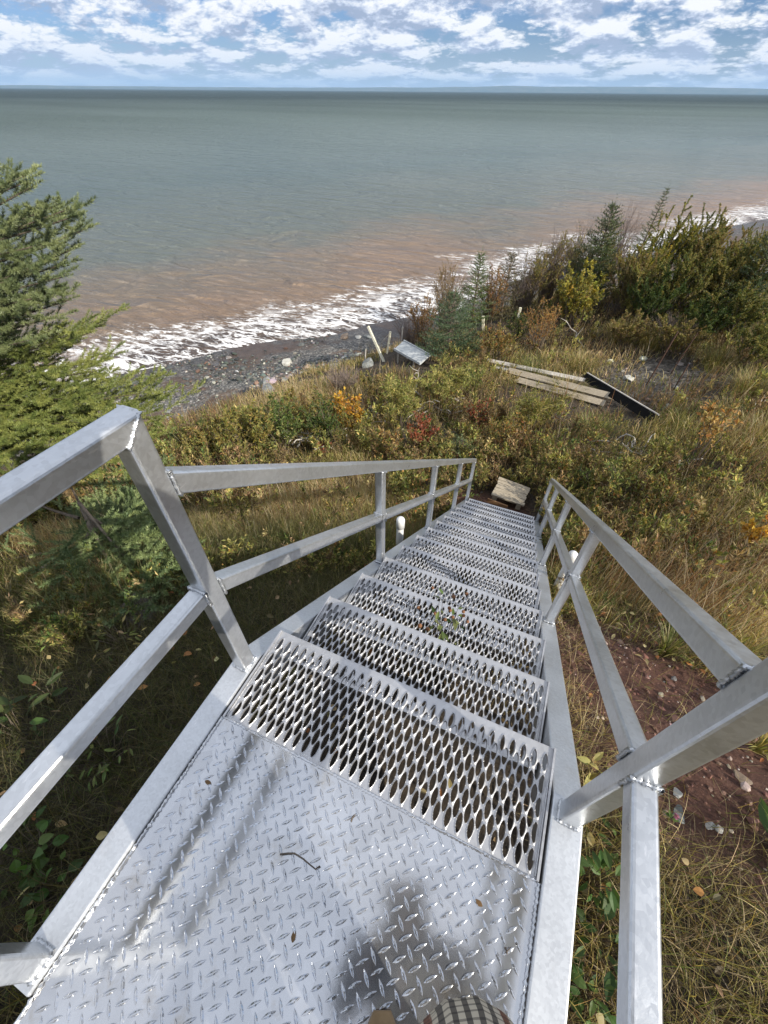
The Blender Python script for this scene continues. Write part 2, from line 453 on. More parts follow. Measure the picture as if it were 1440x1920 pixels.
# railings
S = 0.051
YP = [0.405, 1.55, 2.67, 3.81, 4.83]
def railing(px, yrear, inner):
    rl = link(bpy.data.objects.new('railing', None), stairs)
    ZT, ZM = 0.967, 0.455
    dsl = np.array([0, 1, -SL]) / math.hypot(1, SL)
    # landing rails, mitred at the corner with the first post
    nm = np.array([0, 1, -1]) / math.sqrt(2)
    mb = MB()
    bar(mb, (px, yrear, ZT), (px, YP[0], ZT), S, r=0.008, n0=np.array([0, 1, 1]) / math.sqrt(2), n1=nm)
    mb.build('top_rail', M_GALV, rl)
    mb = MB()
    bar(mb, (px, YP[0], ZT), (px, YP[0], 0.012), S, r=0.008, upv=(0, 1, 0), n0=nm)
    weld(mb, [(px - S / 2, YP[0] - S / 2, ZT - S / 2), (px + S / 2, YP[0] - S / 2, ZT - S / 2), (px + S / 2, YP[0] + S / 2 - 0.004, ZT + S / 2 - 0.004), (px - S / 2, YP[0] + S / 2 - 0.004, ZT + S / 2 - 0.004)], 0.0048, True, 0.006)
    weld(mb, rect_ring((px, YP[0], 0.016), (1, 0, 0), (0, 1, 0), S, S), 0.006)
    mb.build('post', M_GALV, rl)
    mb = MB()
    bar(mb, (px, yrear, ZT), (px, yrear, 0.012), S, r=0.008, upv=(0, 1, 0), n0=np.array([0, 1, 1]) / math.sqrt(2))
    weld(mb, rect_ring((px, yrear, 0.016), (1, 0, 0), (0, 1, 0), S, S), 0.006)
    mb.build('post', M_GALV, rl)
    mb = MB()
    bar(mb, (px, yrear + S / 2, ZM), (px, YP[0] - S / 2, ZM), S * 0.94, r=0.008)
    weld(mb, rect_ring((px, YP[0] - S / 2 - 0.002, ZM), (1, 0, 0), (0, 0, 1), S, S), 0.0055)
    mb.build('mid_rail', M_GALV, rl)
    # flight
    zt, zm = 0.725, 0.352
    ya = YP[0] + S / 2
    yend = YP[-1] + 0.01
    for nme, zz, s in (('top_rail', zt, S), ('mid_rail', zm, S * 0.94)):
        mb = MB()
        y1 = yend + (0.02 if nme == 'top_rail' else 0)
        bar(mb, (px, ya, nos(ya) + zz), (px, y1, nos(y1) + zz), s, r=0.008, n0=(0, -1, 0), n1=(0, 1, 0))
        weld(mb, rect_ring((px, ya + 0.002, nos(ya) + zz), (1, 0, 0), (0, 0, 1), S + 0.002, S * 1.22), 0.0048)
        for y in YP[1:-1]:
            if nme == 'mid_rail':
                for sg in (-1, 1):
                    yy = y + sg * (S / 2 + 0.001)
                    weld(mb, rect_ring((px, yy, nos(yy) + zz), (1, 0, 0), (0, 0, 1), S, S * 1.2), 0.0045)
        mb.build(nme, M_GALV, rl)
    for y in YP[1:]:
        mb = MB()
        zb = nos(y) - 0.068
        bar(mb, (px, y, nos(y) + zt - 0.01), (px, y, zb - 0.02), S - 0.003, r=0.008, upv=(0, 1, 0), n0=(0, SL, 1))
        weld(mb, rect_ring((px, y, zb + 0.004), (1, 0, 0), np.array([0, 1, -SL]), S, S), 0.0055)
        weld(mb, rect_ring((px, y, nos(y) + zt - S * 0.62), (1, 0, 0), np.array([0, 1, -SL]), S, S), 0.0045)
        mb.build('post', M_GALV, rl)
railing(PXL, -0.36, 1)
railing(PXR, -0.98, -1)

# ------------------------------------------------------------------ terrain
SEA = -6.9
SHORE = np.array([(-60, -40), (-34, -12), (-21, 2), (-16.6, 10.1), (-13.9, 14.4), (-10.3, 17.9), (-8.4, 21.2), (-0.2, 35.8), (14.3, 58.6), (40, 92), (120, 190)], float)
def shore_dist(x, y):
    """metres from the waterline, positive out to sea"""
    p = np.stack([x, y], -1); best = np.full(x.shape, 1e9); sign = np.ones(x.shape)
    for a, b in zip(SHORE[:-1], SHORE[1:]):
        d = b - a; t = np.clip(((p - a) @ d) / (d @ d), 0, 1)
        q = p - (a + t[..., None] * d); r = np.hypot(q[..., 0], q[..., 1])
        c = d[0] * (p[..., 1] - a[1]) - d[1] * (p[..., 0] - a[0])
        m_ = r < best; best = np.where(m_, r, best); sign = np.where(m_, np.where(c > 0, 1, -1), sign)
    return best * sign

ctl = []
def cz(*rows):                                  # pixel of the photograph + height below the camera
    for u, v, z in rows:
        d = ray(u, v); q = d * (z / d[2]); ctl.append((q[0], q[1], z + CAMZ))
for x, y, z in [(-1.2, -0.6, -0.45), (-3, -0.8, -0.6), (-6, -2, -1.2), (0, -0.6, -0.38), (1.3, -0.6, -0.36), (3.5, -0.8, -0.2), (8, -2, 0.1), (0, -6, 0.0), (-8, -8, 0.0), (10, -9, 0.3),
                (-0.15, 0.3, -0.52), (-0.15, 1.2, -0.92), (-0.15, 2.2, -1.58), (-0.15, 3.3, -2.36), (-0.15, 4.3, -3.04), (-0.15, 5.1, -3.2), (-0.1, 5.9, -3.27),
                (-1.3, 0.3, -0.72), (-1.5, 1.3, -1.15), (-1.5, 2.4, -1.85), (-1.5, 3.6, -2.65), (-1.6, 5.0, -3.3),
                (-3, 0.6, -1.1), (-3, 2.0, -1.95), (-3.2, 3.6, -2.95), (-3.4, 5.0, -3.45), (-5.2, 0.5, -1.8), (-5.5, 2.5, -2.9), (-6, 4.5, -3.7), (-8.5, 0, -2.9), (-9.5, 3, -4.2),
                (1.1, 0.2, -0.42), (1.2, 1.2, -0.80), (1.3, 2.4, -1.45), (1.4, 3.7, -2.3), (1.5, 5, -2.95), (2.4, 0.4, -0.42), (2.6, 1.6, -0.85), (2.8, 3, -1.6), (3.0, 4.6, -2.45),
                (4.5, 1.5, -0.6), (5, 4, -1.7), (8, 3, -0.8), (8, 7, -1.9), (14, 6, -1.0), (14, 14, -2.0), (25, 10, -1), (25, 30, -2.5), (40, 40, -2), (40, 5, 0), (30, -20, 0.5), (-30, -30, -1), (-18, -10, -4)]:
    ctl.append((x, y, z))
cz((600, 850, -4.95), (660, 790, -5.25), (750, 740, -5.55), (500, 790, -5.35), (400, 850, -4.9), (330, 890, -4.5),
   (290, 850, -5.5), (350, 822, -5.7), (440, 792, -5.8), (520, 766, -5.9), (620, 728, -5.95), (730, 690, -5.9), (800, 650, -5.8), (880, 610, -5.7), (960, 575, -5.55), (1060, 545, -5.3), (1160, 540, -5.1), (1300, 540, -4.9), (1430, 545, -4.7),
   (900, 700, -5.45), (850, 780, -5.2), (950, 820, -5.0), (1140, 770, -5.15), (1050, 650, -5.4), (1250, 690, -5.05), (1180, 715, -5.15), (1380, 700, -4.7), (1400, 850, -4.2), (1300, 900, -4.25), (1150, 900, -4.4), (1050, 900, -4.5), (1300, 1000, -3.8), (1420, 1000, -3.6),
   (345, 778, -7.35), (300, 765, -7.55), (400, 715, -7.85), (260, 735, -7.85), (460, 715, -7.6), (530, 700, -7.6), (600, 672, -7.75), (690, 640, -7.85), (560, 665, -8.0), (200, 730, -8.05), (100, 800, -7.9), (0, 900, -7.6))
for a, b in zip(SHORE[1:-1], SHORE[2:]):        # beach and sea bed along the waterline
    n = np.array([-(b - a)[1], (b - a)[0]]); n /= np.linalg.norm(n)
    for t_ in (0.0, 0.5):
        p = a + (b - a) * t_
        for dd, z in ((-3.5, SEA + 0.33), (0, SEA), (5, SEA - 0.5), (14, SEA - 1.6)):
            q = p + n * dd
            ctl.append((q[0], q[1], z))
for q in [(-2.0, 20.5), (1.5, 26), (6, 32), (12, 40)]: ctl.append((q[0], q[1], -6.3))
ctl = np.array(ctl)
def tps_fit(C):
    n = len(C); K = np.hypot(C[:, None, 0] - C[None, :, 0], C[:, None, 1] - C[None, :, 1])
    K = K - np.eye(n) * 0.02
    Pm = np.c_[np.ones(n), C[:, :2]]
    A = np.block([[K, Pm], [Pm.T, np.zeros((3, 3))]])
    return np.linalg.solve(A, np.r_[C[:, 2], 0, 0, 0])
TW = tps_fit(ctl)
def tps(x, y):
    sh = x.shape; x = x.ravel(); y = y.ravel(); out = np.empty(len(x))
    for i in range(0, len(x), 40000):
        xs, ys = x[i:i + 40000], y[i:i + 40000]
        out[i:i + 40000] = np.hypot(xs[:, None] - ctl[None, :, 0], ys[:, None] - ctl[None, :, 1]) @ TW[:-3] + TW[-3] + TW[-2] * xs + TW[-1] * ys
    return out.reshape(sh)

_perm = np.random.default_rng(5).random((256, 256))
def vnoise(x, y):
    xi = np.floor(x).astype(int); yi = np.floor(y).astype(int); fx = x - xi; fy = y - yi
    fx = fx * fx * (3 - 2 * fx); fy = fy * fy * (3 - 2 * fy)
    g = lambda a, b: _perm[a & 255, b & 255]
    return (g(xi, yi) * (1 - fx) + g(xi + 1, yi) * fx) * (1 - fy) + (g(xi, yi + 1) * (1 - fx) + g(xi + 1, yi + 1) * fx) * fy
def fbm(x, y, s=1.0, o=4):
    v = 0; a = 0.5
    for k in range(o): v = v + a * (vnoise(x * s + 17.3 * k, y * s - 9.1 * k) - 0.5); s = s * 2.03; a *= 0.5
    return v * 2

def sd(x, y): return shore_dist(x, y)
GX = np.concatenate([np.arange(-150, -40, 8.), np.arange(-40, -16, 1.0), np.arange(-16, -5, 0.16), np.arange(-5, 5, 0.06), np.arange(5, 14, 0.14), np.arange(14, 40, 0.8), np.arange(40, 151, 8.)])
GY = np.concatenate([np.arange(-60, -10, 6.), np.arange(-10, -1.2, 0.4), np.arange(-1.2, 7, 0.06), np.arange(7, 16, 0.12), np.arange(16, 30, 0.25), np.arange(30, 70, 1.0), np.arange(70, 200, 10.)])
MX, MY = np.meshgrid(GX, GY, indexing='ij')
MZ = tps(MX, MY)
MD = sd(MX, MY)
# far land levels off inland; the bed falls away under the sea
MZ = np.where(MD > 12, SEA - 1.2 - 0.05 * (MD - 12), MZ)
MZ = np.clip(MZ, -14, 3)
rough = np.clip((MZ - SEA - 0.15) / 0.6, 0.12, 1)
MZ = MZ + rough * (0.05 * fbm(MX, MY, 1.3, 3) + 0.045 * fbm(MX + 50, MY, 5.0, 3)) + 0.012 * fbm(MX, MY + 31, 17, 2)
def height(x, y):
    x = np.asarray(x, float); y = np.asarray(y, float)
    i = np.clip(np.searchsorted(GX, x) - 1, 0, len(GX) - 2); j = np.clip(np.searchsorted(GY, y) - 1, 0, len(GY) - 2)
    fx = (x - GX[i]) / (GX[i + 1] - GX[i]); fy = (y - GY[j]) / (GY[j + 1] - GY[j])
    return (MZ[i, j] * (1 - fx) + MZ[i + 1, j] * fx) * (1 - fy) + (MZ[i, j + 1] * (1 - fx) + MZ[i + 1, j + 1] * fx) * fy
_T = np.geomspace(0.0006, 0.12, 4000)
def hit(u, v):
    d = ray(u, v); P_ = _T[:, None] * d
    g = height(P_[:, 0], P_[:, 1]); k = np.argmax(P_[:, 2] + CAMZ < g)
    if k == 0: k = len(_T) - 1
    x, y = P_[k, :2]
    return np.array([x, y, float(height(x, y))])
def at_dist(u, v, hd):                            # point of the sight line at a horizontal distance
    d = ray(u, v); q = d * (hd / math.hypot(d[0], d[1])); return np.array([q[0], q[1], q[2] + CAMZ])

# zones: r = red earth, g = beach, b = rubble
def blob(x, y, cx, cy, rx, ry, a=0.0):
    c, s = math.cos(a), math.sin(a); dx, dy = x - cx, y - cy
    return np.clip(1.6 - np.hypot((dx * c + dy * s) / rx, (-dx * s + dy * c) / ry) * 1.2 + 0.9 * fbm(x, y, 1.8, 3), 0, 1)
def zones(x, y, z):
    red = np.maximum.reduce([blob(x, y, 0.98, 1.38, 1.12, 0.95), 0.8 * blob(x, y, -1.6, 2.9, 0.5, 0.6), 0.8 * blob(x, y, -0.5, 4.9, 0.6, 0.5)])
    red = red * np.where(y < 3.0, np.clip((y - 0.42) / 0.25, 0, 1), 1) * np.where((y < 3.2) & (x > -0.9), np.clip((x - 0.36) / 0.12, 0, 1), 1)
    beach = np.clip((SEA + 1.45 - z + 0.35 * fbm(x, y, 0.7, 3)) / 0.5, 0, 1)
    rub = np.maximum(blob(x, y, 2.5, 11.6, 1.5, 1.5), blob(x, y, -2.2, 7.2, 0.7, 0.7))
    return red, beach, rub
zr_, zb_, zu_ = zones(MX, MY, MZ)
nX, nY = MX.shape
ii = np.arange(nX - 1)[:, None] * nY + np.arange(nY - 1)[None]
GF = np.stack([ii, ii + nY, ii + nY + 1, ii + 1], -1).reshape(-1, 4)
m, t, b = mat('hillside_soil')
at = N(t, 'ShaderNodeAttribute', attribute_name='Col'); sc_ = N(t, 'ShaderNodeSeparateColor', ins={0: at.outputs['Color']})
geo = N(t, 'ShaderNodeNewGeometry'); pos = geo.outputs['Position']
pz = N(t, 'ShaderNodeSeparateXYZ', ins={0: pos}).outputs[2]
na = noise(t, pos, 2.2, 8, 0.7); nb = noise(t, pos, 22, 8, 0.75); nc = noise(t, pos, 0.5, 4, 0.6)
humus = ramp(t, nb, [(0.35, (0.022, 0.017, 0.012)), (0.55, (0.075, 0.055, 0.035)), (0.75, (0.17, 0.13, 0.08))])
red = ramp(t, nb, [(0.30, (0.055, 0.022, 0.015)), (0.52, (0.15, 0.066, 0.042)), (0.75, (0.27, 0.15, 0.10))])
vor = N(t, 'ShaderNodeTexVoronoi', ins={'Vector': pos, 'Scale': 15.0}); vsp = N(t, 'ShaderNodeSeparateColor', ins={0: vor.outputs['Color']}).outputs[0]
stones = ramp(t, vsp, [(0.0, (0.05, 0.052, 0.05)), (0.5, (0.13, 0.125, 0.115)), (0.85, (0.26, 0.24, 0.21)), (1.0, (0.42, 0.40, 0.36))])
sand = ramp(t, na, [(0.35, (0.105, 0.068, 0.045)), (0.65, (0.20, 0.14, 0.10))])
stonem = ramp(t, math_n(t, 'ADD', nc, math_n(t, 'MULTIPLY', na, 0.4)), [(0.62, (0, 0, 0)), (0.74, (1, 1, 1))])
wet = ramp(t, math_n(t, 'DIVIDE', math_n(t, 'SUBTRACT', pz, SEA), 1.0), [(0.10, (1, 1, 1)), (0.42, (0, 0, 0))])
beach = mix(t, stonem, sand, stones)
beach = mix(t, wet, beach, mix(t, 1.0, beach, (0.52, 0.50, 0.50), 'MULTIPLY'))
c = mix(t, sc_.outputs[0], humus, red)
c = mix(t, sc_.outputs[2], c, mix(t, 0.5, stones, humus))
c = mix(t, sc_.outputs[1], c, beach)
rgh = math_n(t, 'SUBTRACT', 0.92, math_n(t, 'MULTIPLY', math_n(t, 'MULTIPLY', wet, sc_.outputs[1]), 0.5))
setb(t, b, Base_Color=c, Roughness=rgh)
bump(t, b, math_n(t, 'ADD', nb, math_n(t, 'MULTIPLY', vor.outputs['Distance'], 0.7)), 1.0, 0.05)
ground = build('ground', np.stack([MX, MY, MZ], -1), GF, m, smooth=True, col=np.stack([zr_, zb_, zu_], -1).reshape(-1, 3))
tag(ground, kind='structure')

# ------------------------------------------------------------------ sea and far shore
WX = np.concatenate([-np.geomspace(30, 26000, 40)[::-1], np.arange(-29, 30, 0.35), np.geomspace(30, 26000, 40)])
WY = np.concatenate([-np.geomspace(12, 26000, 26)[::-1], np.arange(-11, 70, 0.35), np.geomspace(70.5, 26000, 44)])
QX, QY = np.meshgrid(WX, WY, indexing='ij')
QD = sd(QX, QY) if False else shore_dist(QX, QY)
nX, nY = QX.shape
ii = np.arange(nX - 1)[:, None] * nY + np.arange(nY - 1)[None]
keep = (QD[:-1, :-1] > -14) & (np.abs(QX[:-1, :-1]) < 1e9)
QF = np.stack([ii, ii + nY, ii + nY + 1, ii + 1], -1)[keep].reshape(-1, 4)
swell = 0.05 * np.exp(-np.clip(QD, 0, 99) / 9) * np.sin(QD * 0.9 + 2.5 * fbm(QX, QY, 0.12, 2)) * (np.abs(QD) < 60)
QZ = SEA + swell + 0.10 * np.where(np.abs(QD) < 30, fbm(QX, QY, 0.33, 3), 0) * np.exp(-np.abs(QD) / 6)
m, t, b = mat('sea_water')
da = N(t, 'ShaderNodeAttribute', attribute_name='shore').outputs['Fac']
pos = N(t, 'ShaderNodeNewGeometry').outputs['Position']
w0 = noise(t, pos, 0.045, 4, 0.6); w1 = noise(t, pos, 0.22, 5, 0.6, 0.5)
dd = math_n(t, 'ADD', da, math_n(t, 'ADD', math_n(t, 'MULTIPLY', math_n(t, 'SUBTRACT', w0, 0.5), 26.0), math_n(t, 'MULTIPLY', math_n(t, 'SUBTRACT', w1, 0.5), 9.0)))
mud = ramp(t, math_n(t, 'DIVIDE', dd, 60.0), [(0.0, (0.445, 0.310, 0.215)), (0.09, (0.455, 0.314, 0.214)), (0.18, (0.360, 0.285, 0.210)), (0.30, (0.238, 0.258, 0.215)), (0.85, (0.160, 0.215, 0.200))])
far = ramp(t, math_n(t, 'DIVIDE', da, 900.0), [(0.10, (0, 0, 0)), (0.9, (1, 1, 1))])
patch = ramp(t, noise(t, N(t, 'ShaderNodeMapping', ins={0: pos, 'Scale': (0.004, 0.012, 1), 'Rotation': (0, 0, R(-20))}).outputs[0], 1.0, 4, 0.55), [(0.35, (0.78, 0.8, 0.78)), (0.65, (1.12, 1.1, 1.1))])
wc = mix(t, 1.0, mix(t, far, mud, (0.046, 0.074, 0.074)), patch, 'MULTIPLY')
# foam: laced cells stretched along the shore, thick at the run-up
fp = N(t, 'ShaderNodeMapping', ins={0: pos, 'Rotation': (0, 0, R(-52)), 'Scale': (0.75, 1.9, 1.0)}).outputs[0]
wob = N(t, 'ShaderNodeTexNoise', ins={'Vector': fp, 'Scale': 0.9, 'Detail': 5.0, 'Roughness': 0.6})
fp2 = N(t, 'ShaderNodeVectorMath', operation='ADD', ins={0: fp, 1: N(t, 'ShaderNodeVectorMath', operation='SCALE', ins={0: wob.outputs['Color'], 'Scale': 1.1}).outputs[0]}).outputs[0]
def lace(scale, width, det=2):
    n_ = noise(t, fp2, scale, det, 0.5)
    return math_n(t, 'SUBTRACT', 1.0, math_n(t, 'DIVIDE', math_n(t, 'ABSOLUTE', math_n(t, 'SUBTRACT', n_, 0.5)), width), True)
lc = math_n(t, 'MAXIMUM', lace(0.42, 0.048), math_n(t, 'MAXIMUM', math_n(t, 'MULTIPLY', lace(0.95, 0.050), 0.9), math_n(t, 'MULTIPLY', lace(2.2, 0.060), 0.6)))
fd = math_n(t, 'ADD', da, math_n(t, 'MULTIPLY', math_n(t, 'SUBTRACT', noise(t, pos, 0.13, 4, 0.55), 0.5), 13.0))
band = ramp(t, math_n(t, 'DIVIDE', math_n(t, 'ADD', fd, 4.0), 16.0), [(0.02, (0.9, 0.9, 0.9)), (0.20, (0.95, 0.95, 0.95)), (0.38, (0.75, 0.75, 0.75)), (0.50, (0.16, 0.16, 0.16)), (0.74, (0.0, 0.0, 0.0))])
fn = noise(t, fp, 2.4, 6, 0.7)
foam = math_n(t, 'MULTIPLY', math_n(t, 'MULTIPLY', lc, band), ramp(t, math_n(t, 'ADD', math_n(t, 'MULTIPLY', fn, 0.55), math_n(t, 'MULTIPLY', noise(t, pos, 0.42, 3, 0.5), 0.45)), [(0.36, (0.0, 0.0, 0.0)), (0.50, (1, 1, 1))]), True)
edge = ramp(t, math_n(t, 'DIVIDE', math_n(t, 'ABSOLUTE', math_n(t, 'SUBTRACT', fd, 3.0)), 2.4), [(0.0, (1, 1, 1)), (1.0, (0, 0, 0))])
foam = math_n(t, 'MAXIMUM', foam, math_n(t, 'MULTIPLY', edge, ramp(t, noise(t, fp2, 2.0, 6, 0.75), [(0.50, (0, 0, 0)), (0.62, (1, 1, 1))])), True)
foam = ramp(t, foam, [(0.06, (0, 0, 0)), (0.62, (1, 1, 1))])
shal = ramp(t, math_n(t, 'DIVIDE', math_n(t, 'ADD', fd, 4.0), 16.0), [(0.30, (1, 1, 1)), (0.56, (0, 0, 0))])
wc = mix(t, math_n(t, 'MULTIPLY', shal, 0.8), wc, (0.105, 0.078, 0.068))
setb(t, b, Base_Color=mix(t, foam, wc, (0.86, 0.86, 0.85)), Roughness=math_n(t, 'ADD', math_n(t, 'ADD', 0.16, math_n(t, 'MULTIPLY', foam, 0.5)), math_n(t, 'MULTIPLY', math_n(t, 'DIVIDE', da, 220.0, True), 0.38)), IOR=1.33)
b.inputs['Specular IOR Level'].default_value = 0.22
wv = N(t, 'ShaderNodeMapping', ins={0: pos, 'Rotation': (0, 0, R(-35)), 'Scale': (0.55, 1.5, 1.0)}).outputs[0]
hw = math_n(t, 'ADD', math_n(t, 'ADD', math_n(t, 'MULTIPLY', noise(t, wv, 1.3, 6, 0.72, 0.6), 1.2), math_n(t, 'MULTIPLY', noise(t, wv, 0.38, 3, 0.6, 0.8), 3.0)), math_n(t, 'MULTIPLY', noise(t, wv, 0.12, 3, 0.5), 2.0))
bump(t, b, hw, math_n(t, 'SUBTRACT', 1.0, math_n(t, 'MULTIPLY', foam, 0.92)), 1.1)
sea = build('sea_water', np.stack([QX, QY, QZ], -1), QF, m, smooth=True, extra={'shore': QD.ravel()})
tag(sea, kind='structure')

# far shore: low wooded hills across the bay
m, t, b = mat('far_hills'); pos = N(t, 'ShaderNodeNewGeometry').outputs['Position']
setb(t, b, Base_Color=ramp(t, noise(t, pos, 0.004, 5, 0.6), [(0.4, (0.05, 0.075, 0.06)), (0.6, (0.10, 0.11, 0.085))]), Roughness=0.95)
azs = np.radians(np.linspace(-75, 40, 240)); V = []
for a in azs:
    u_ = math.degrees(a) + 23.3 if False else math.degrees(a) + 23.3
    prof_ = np.interp(u_, [-52, -40.5, -38.5, -34, -20, -8, 4, 12, 14, 22, 27, 31, 36, 39, 41, 60], [70, 62, 30, 24, 26, 28, 40, 62, 55, 58, 60, 52, 36, 20, 6, 4])
    hgt = prof_ * 1.9 + 10 * float(fbm(np.array(u_), np.array(3.0), 0.35, 4))
    for rr, zz in ((15000, SEA - 4), (15250, hgt * 0.55), (15900, hgt), (17500, hgt * 0.9), (20000, SEA - 4)):
        V.append((math.sin(a) * rr, math.cos(a) * rr, SEA + max(zz, -4) if zz > 0 else SEA - 4))
k = 5; n = len(azs)
F_ = [(i * k + j, i * k + j + 1, (i + 1) * k + j + 1, (i + 1) * k + j) for i in range(n - 1) for j in range(k - 1)]
far_hills = tag(build('far_hills', V, np.array(F_)[:, ::-1], m, smooth=True), kind='structure')
m = bpy.data.materials.new('haze'); m.use_nodes = True; t = m.node_tree; t.nodes.clear()
pv = N(t, 'ShaderNodeVolumePrincipled', ins={'Color': (0.45, 0.70, 1.0, 1), 'Density': 4.6e-5, 'Anisotropy': 0.0})
t.links.new(pv.outputs[0], N(t, 'ShaderNodeOutputMaterial').inputs['Volume'])
mb = MB(); box(mb, (-27500, -27500, -40), (27500, 27500, 330)); tag(mb.build('haze', m), kind='stuff')

# ------------------------------------------------------------------ plant builders
def unit(v): return v / (np.linalg.norm(v, axis=-1, keepdims=True) + 1e-9)
def pick(pal, n, jit=0.18, g=rng):
    """n colours from a palette [(weight, rgb)]"""
    w = np.array([p[0] for p in pal], float); c = np.array([p[1] for p in pal], float)
    k = g.choice(len(w), n, p=w / w.sum())
    return np.clip(c[k] * (1 + g.normal(0, jit, (n, 1))) * (1 + g.normal(0, 0.06, (n, 3))), 0.004, 0.9)

def leaf_arrays(P, D, ll, lw, cols, g=rng, upb=0.5):
    """folded pointed leaves: P base, D direction, per-leaf length and width"""
    n = len(P); D = unit(D)
    nr = unit(g.normal(0, 1, (n, 3)) + (0, 0, upb * 2)); S = unit(np.cross(D, nr)); U = np.cross(S, D)
    ll = np.broadcast_to(ll, (n,))[:, None]; lw = np.broadcast_to(lw, (n,))[:, None]
    m_ = P + D * ll * 0.48
    V = np.stack([P, m_ + S * lw / 2 + U * lw * 0.22, P + D * ll - U * ll * 0.10, m_ - S * lw / 2 + U * lw * 0.22], 1).reshape(-1, 3)
    i = np.arange(n)[:, None] * 4
    return V, np.concatenate([i + (0, 1, 2), i + (0, 2, 3)]), np.repeat(cols, 4, 0)

def broad_leaf_arrays(P, D, ll, lw, cols, g=rng, upb=0.8):
    """rounded leaves with a midrib fold and a droop, for plants close by"""
    n = len(P); D = unit(D); nr = unit(g.normal(0, 1, (n, 3)) + (0, 0, upb * 2)); S_ = unit(np.cross(D, nr)); U = np.cross(S_, D)
    ll = np.broadcast_to(ll, (n,))[:, None]; lw = np.broadcast_to(lw, (n,))[:, None]; dr = g.uniform(0.0, 0.5, (n, 1)); rows = [P]
    for t_, w in ((0.18, 0.62), (0.42, 1.0), (0.68, 0.80), (0.87, 0.42)):
        q = P + D * ll * t_ - U * ll * dr * t_ * t_; e = S_ * lw * w * 0.5; f = U * lw * w * 0.16
        rows += [q + e + f, q, q - e + f]
    rows.append(P + D * ll - U * ll * dr); V = np.stack(rows, 1).reshape(-1, 3); F_ = []
    F_ += [(0, 1, 2), (0, 2, 3)]
    for k in range(3): a = 1 + 3 * k; F_ += [(a, a + 3, a + 4), (a, a + 4, a + 1), (a + 1, a + 4, a + 5), (a + 1, a + 5, a + 2)]
    F_ += [(10, 13, 11), (11, 13, 12)]
    F_ = (np.arange(n)[:, None, None] * 14 + np.array(F_)[None]).reshape(-1, 3)
    return V, F_, np.repeat(cols, 14, 0)

def needle_arrays(A, B, dens, nl, nw, c0, c1, g=rng):
    Ln = np.linalg.norm(B - A, axis=1); cnt = np.maximum(3, (Ln * dens).astype(int)); k = np.repeat(np.arange(len(A)), cnt); n = len(k)
    t = g.random(n) ** 0.9; T = unit(B - A)[k]; P = A[k] + (B - A)[k] * t[:, None]
    rad = g.normal(0, 1, (n, 3)) + (0, 0, 0.75); rad = unit(rad - (rad * T).sum(1, keepdims=True) * T)
    tip = np.clip((t - 0.82) / 0.18, 0, 1)[:, None]
    D = unit(rad * (0.92 - 0.45 * tip) + T * (0.50 + 0.5 * tip)); l = nl * g.uniform(0.75, 1.15, (n, 1))
    S = unit(np.cross(D, g.normal(0, 1, (n, 3)))) * nw * 0.5
    V = np.stack([P - S, P + S, P + D * l], 1).reshape(-1, 3)
    hue = g.random((len(A), 1))[k]
    col = np.asarray(c0) * (1 - hue) + np.asarray(c1) * hue
    col = col * g.uniform(0.75, 1.3, (n, 1))
    return V, np.arange(3 * n).reshape(-1, 3), np.repeat(col, 3, 0)

def curve(p0, p1, sag, n=7):
    t = np.linspace(0, 1, n)[:, None]
    return p0 + (p1 - p0) * t + np.array([0, 0, 1.0]) * (sag * 4 * t * (1 - t))

class Spruce:
    def __init__(s, g): s.A = []; s.B = []; s.w = MB(); s.g = g
    def branch(s, p0, p1, sag, rad, step=0.075, tl=0.34, sub=True, bare=0.18, gap=0.09):
        g = s.g; p0 = np.asarray(p0, float); p1 = np.asarray(p1, float)
        Lb = np.linalg.norm(p1 - p0); C_ = curve(p0, p1, sag, 9)
        tube(s.w, C_, np.linspace(rad, rad * 0.25, 9), 5)
        dist = np.linspace(0, 1, 9)
        side = np.cross((0, 0, 1.0), p1 - p0); side /= np.linalg.norm(side) + 1e-9
        nn = max(3, int(Lb / step))
        for i in range(nn):
            t = bare + (1 - bare) * (i + g.random() * 0.6) / nn
            q = np.array([np.interp(t, dist, C_[:, k]) for k in range(3)])
            q2 = np.array([np.interp(min(1, t + 0.06), dist, C_[:, k]) for k in range(3)]); T = unit(q2 - q + 1e-6 * (p1 - p0))
            sg = 1 if i % 2 else -1
            l = tl * Lb * (0.35 + 1.0 * (1 - t)) * (1 - 0.45 * (1 - t) ** 3) * g.uniform(0.65, 1.15)
            l = min(l, 0.55); d = unit(T * 0.75 + side * sg * g.uniform(0.5, 0.9) + np.array([0, 0, g.uniform(-0.12, 0.30)]))
            e = q + d * l
            s.A.append(q + d * l * 0.08); s.B.append(e)
            if sub and l > 0.10:
                for j in range(int(l / gap)):
                    tt = 0.20 + 0.75 * (j + g.random() * 0.5) / max(1, int(l / gap))
                    r = q + d * l * tt; sd_ = np.cross(d, (0, 0, 1.0)) * (1 if j % 2 else -1)
                    dd_ = unit(d * 0.8 + sd_ * 0.65 + np.array([0, 0, g.uniform(-0.15, 0.75)]))
                    s.A.append(r); s.B.append(r + dd_ * np.clip(l * 0.6 * (1.2 - tt), 0.05, 0.13) * g.uniform(0.8, 1.25))
        for a, b_ in zip(C_[3:-1], C_[4:]): s.A.append(a); s.B.append(b_)
        s.A.append(C_[-1]); s.B.append(C_[-1] + unit(C_[-1] - C_[-2]) * 0.09)
    def finish(s, root, dens, nl, nw, c0, c1):
        A, B = np.array(s.A), np.array(s.B)
        V, F_, c = needle_arrays(A, B, dens, nl, nw, c0, c1, s.g)
        build('crown', V, F_, M_NEEDLE, root, col=c)
        s.w.build('trunk', M_BARK, root, smooth=True)

